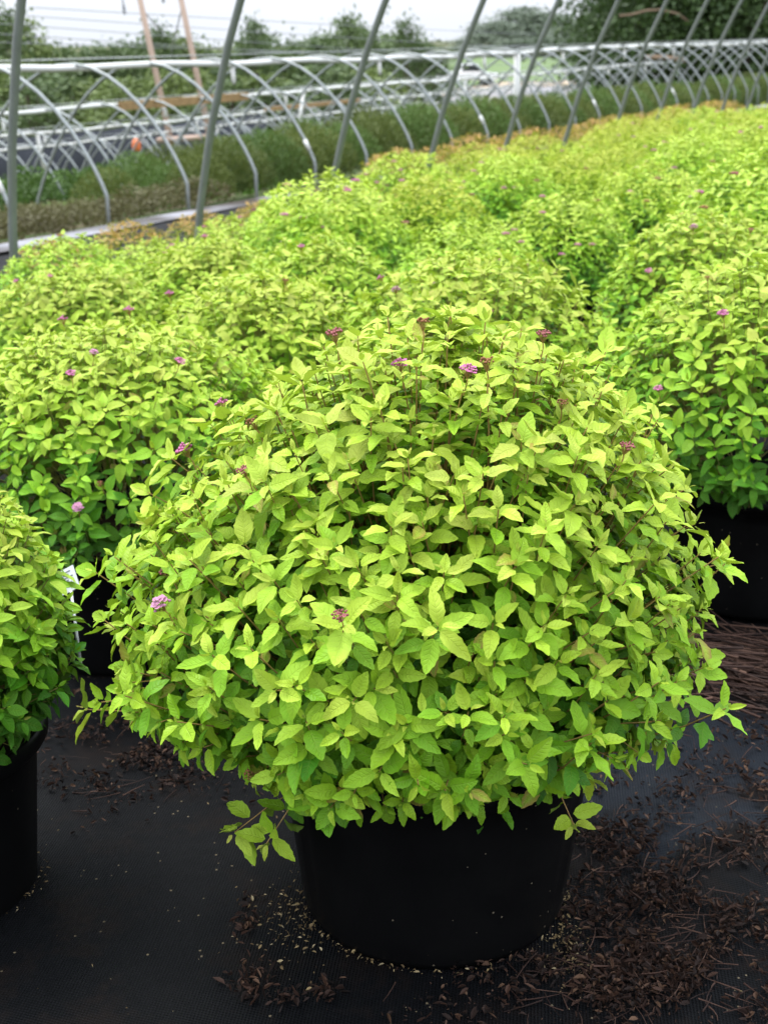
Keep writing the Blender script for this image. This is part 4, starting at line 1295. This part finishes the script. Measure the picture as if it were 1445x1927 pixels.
for nm, (cx_, cy_, rr, k) in {'A': (AX, AY, 0.176, 420), 'B': (near['B']['x'], near['B']['y'], 0.156, 200), 'C': (near['C']['x'], near['C']['y'], 0.157, 160)}.items():
    a = gl.uniform(0, 2 * math.pi, k); r = rr + np.abs(gl.normal(size=k)) * 0.006
    keep = np.sin(a * 3 + 1) + gl.normal(size=k) * 0.7 > -0.3
    ring.append(np.stack([cx_ + r * np.cos(a), cy_ + r * np.sin(a)], 1)[keep])
k = 240
ring.append(np.stack([-0.12 + gl.normal(size=k) * 0.03, 1.46 + gl.normal(size=k) * 0.05], 1))
ring.append(np.stack([0.235 + gl.normal(size=k) * 0.015, 1.40 + gl.normal(size=k) * 0.04], 1))
rp = np.concatenate(ring); rp = rp[~inside_pot(rp[:, 0], rp[:, 1])]
o = flakes('spilled_potting_mix', rp, 0.002, 0.0085, M_CRUMB, 0.003, 2.0)
tag(o, 'tan spilled potting mix gathered round the feet of the pots', 'potting mix')
for i, (x, y, sx, sy, w) in enumerate(CLUMPS):
    o = flakes('dead_leaf_clump', sample(int(110 * w), [(x, y, sx, sy, 1)]), 0.004, 0.019, M_LITTER, 0.007, 1.5)
    tag(o, ['small dark clump of dead leaves under the left hanging branch', 'largest loose clump of dead leaves, at the lower frame edge', 'small leaf clump between the largest one and the pot', 'small reddish leaf clump in front of the pot'][i], 'dead leaves', 'loose clumps of dead leaves')

def twigs(name, pts, lmin, lmax, r, hmax, dirn=None):
    mb_v, mb_f, rn = [], [], []
    for (x, y) in pts:
        a = gl.uniform(0, 2 * math.pi) if dirn is None else dirn + gl.normal() * 0.35
        L = gl.uniform(lmin, lmax); bend = gl.normal() * 0.18
        z0 = gl.uniform() ** 2 * hmax; tz = gl.normal() * 0.10
        p = []
        for q in range(4):
            u = q / 3 - 0.5
            aa = a + bend * u
            xx, yy = x + math.cos(aa) * L * u, y + math.sin(aa) * L * u
            p.append((xx, yy, float(cloth_z(xx, yy)) + max(0.0015, z0 + tz * L * u + 0.004)))
        b = len(mb_v)
        rr = r * gl.uniform(0.6, 1.4)
        sx, sy = -math.sin(a), math.cos(a)
        for q, pp in enumerate(p):
            k = rr * (1.2 - 0.25 * q)
            mb_v += [(pp[0] + sx * k, pp[1] + sy * k, pp[2] - k * .5), (pp[0] - sx * k, pp[1] - sy * k, pp[2] - k * .5), (pp[0], pp[1], pp[2] + k)]
        for q in range(3):
            for w in range(3):
                mb_f.append([b + q * 3 + w, b + q * 3 + (w + 1) % 3, b + q * 3 + 3 + (w + 1) % 3, b + q * 3 + 3 + w])
        rn += [gl.uniform()] * 12
    me = mesh_from(name, np.array(mb_v), mb_f, M_TWIG, True, None, {'rnd': rn})
    o = obj(name, me); o['kind'] = 'stuff'
    return o
o = twigs('fallen_twigs', np.concatenate([sample(480, DENSE), sample(50, LEFTB)]), 0.010, 0.060, 0.0008, 0.010)
tag(o, 'thin reddish twigs mixed through the dead leaf litter', 'twigs')
o = twigs('dry_twig_pile', sample(230, [(0.66, 2.22, 0.07, 0.05, 1), (0.60, 2.12, 0.06, 0.06, 0.6)]), 0.10, 0.26, 0.0017, 0.05, R(150))
tag(o, 'pile of long dry brown twigs at the foot of the right-hand pot', 'twig pile')

# ------------------------------------------------------------------ printed plant label by the left shrub
P = at(128, 1092, 1.78)
lb = empty('plant_label', P, 'small white printed plant label sticking out beside the edge shrub', 'label')
rotl = Matrix.Rotation(R(-28), 3, 'Y') @ Matrix.Rotation(R(-38), 3, 'X')
mb = MB(); mb.box((0, 0, 0), (0.030, 0.0012, 0.036), rotl)
obj('card', mb.mesh('card', M_TAG, False), lb)
mb = MB()
for q in range(5):
    w = (0.020, 0.016, 0.022, 0.014, 0.018)[q]
    mb.box(rotl @ Vector((-(0.023 - w) / 2, -0.0009, 0.012 - q * 0.0042)), (w, 0.0004, 0.0017), rotl)
obj('print', mb.mesh('print', M_PRINT, False), lb)
mb = MB(); mb.tube([rotl @ Vector((0, 0, -0.017)), rotl @ Vector((-0.03, 0.02, -0.12))], 0.0022, 5)
obj('stake', mb.mesh('stake', M_TAG), lb)
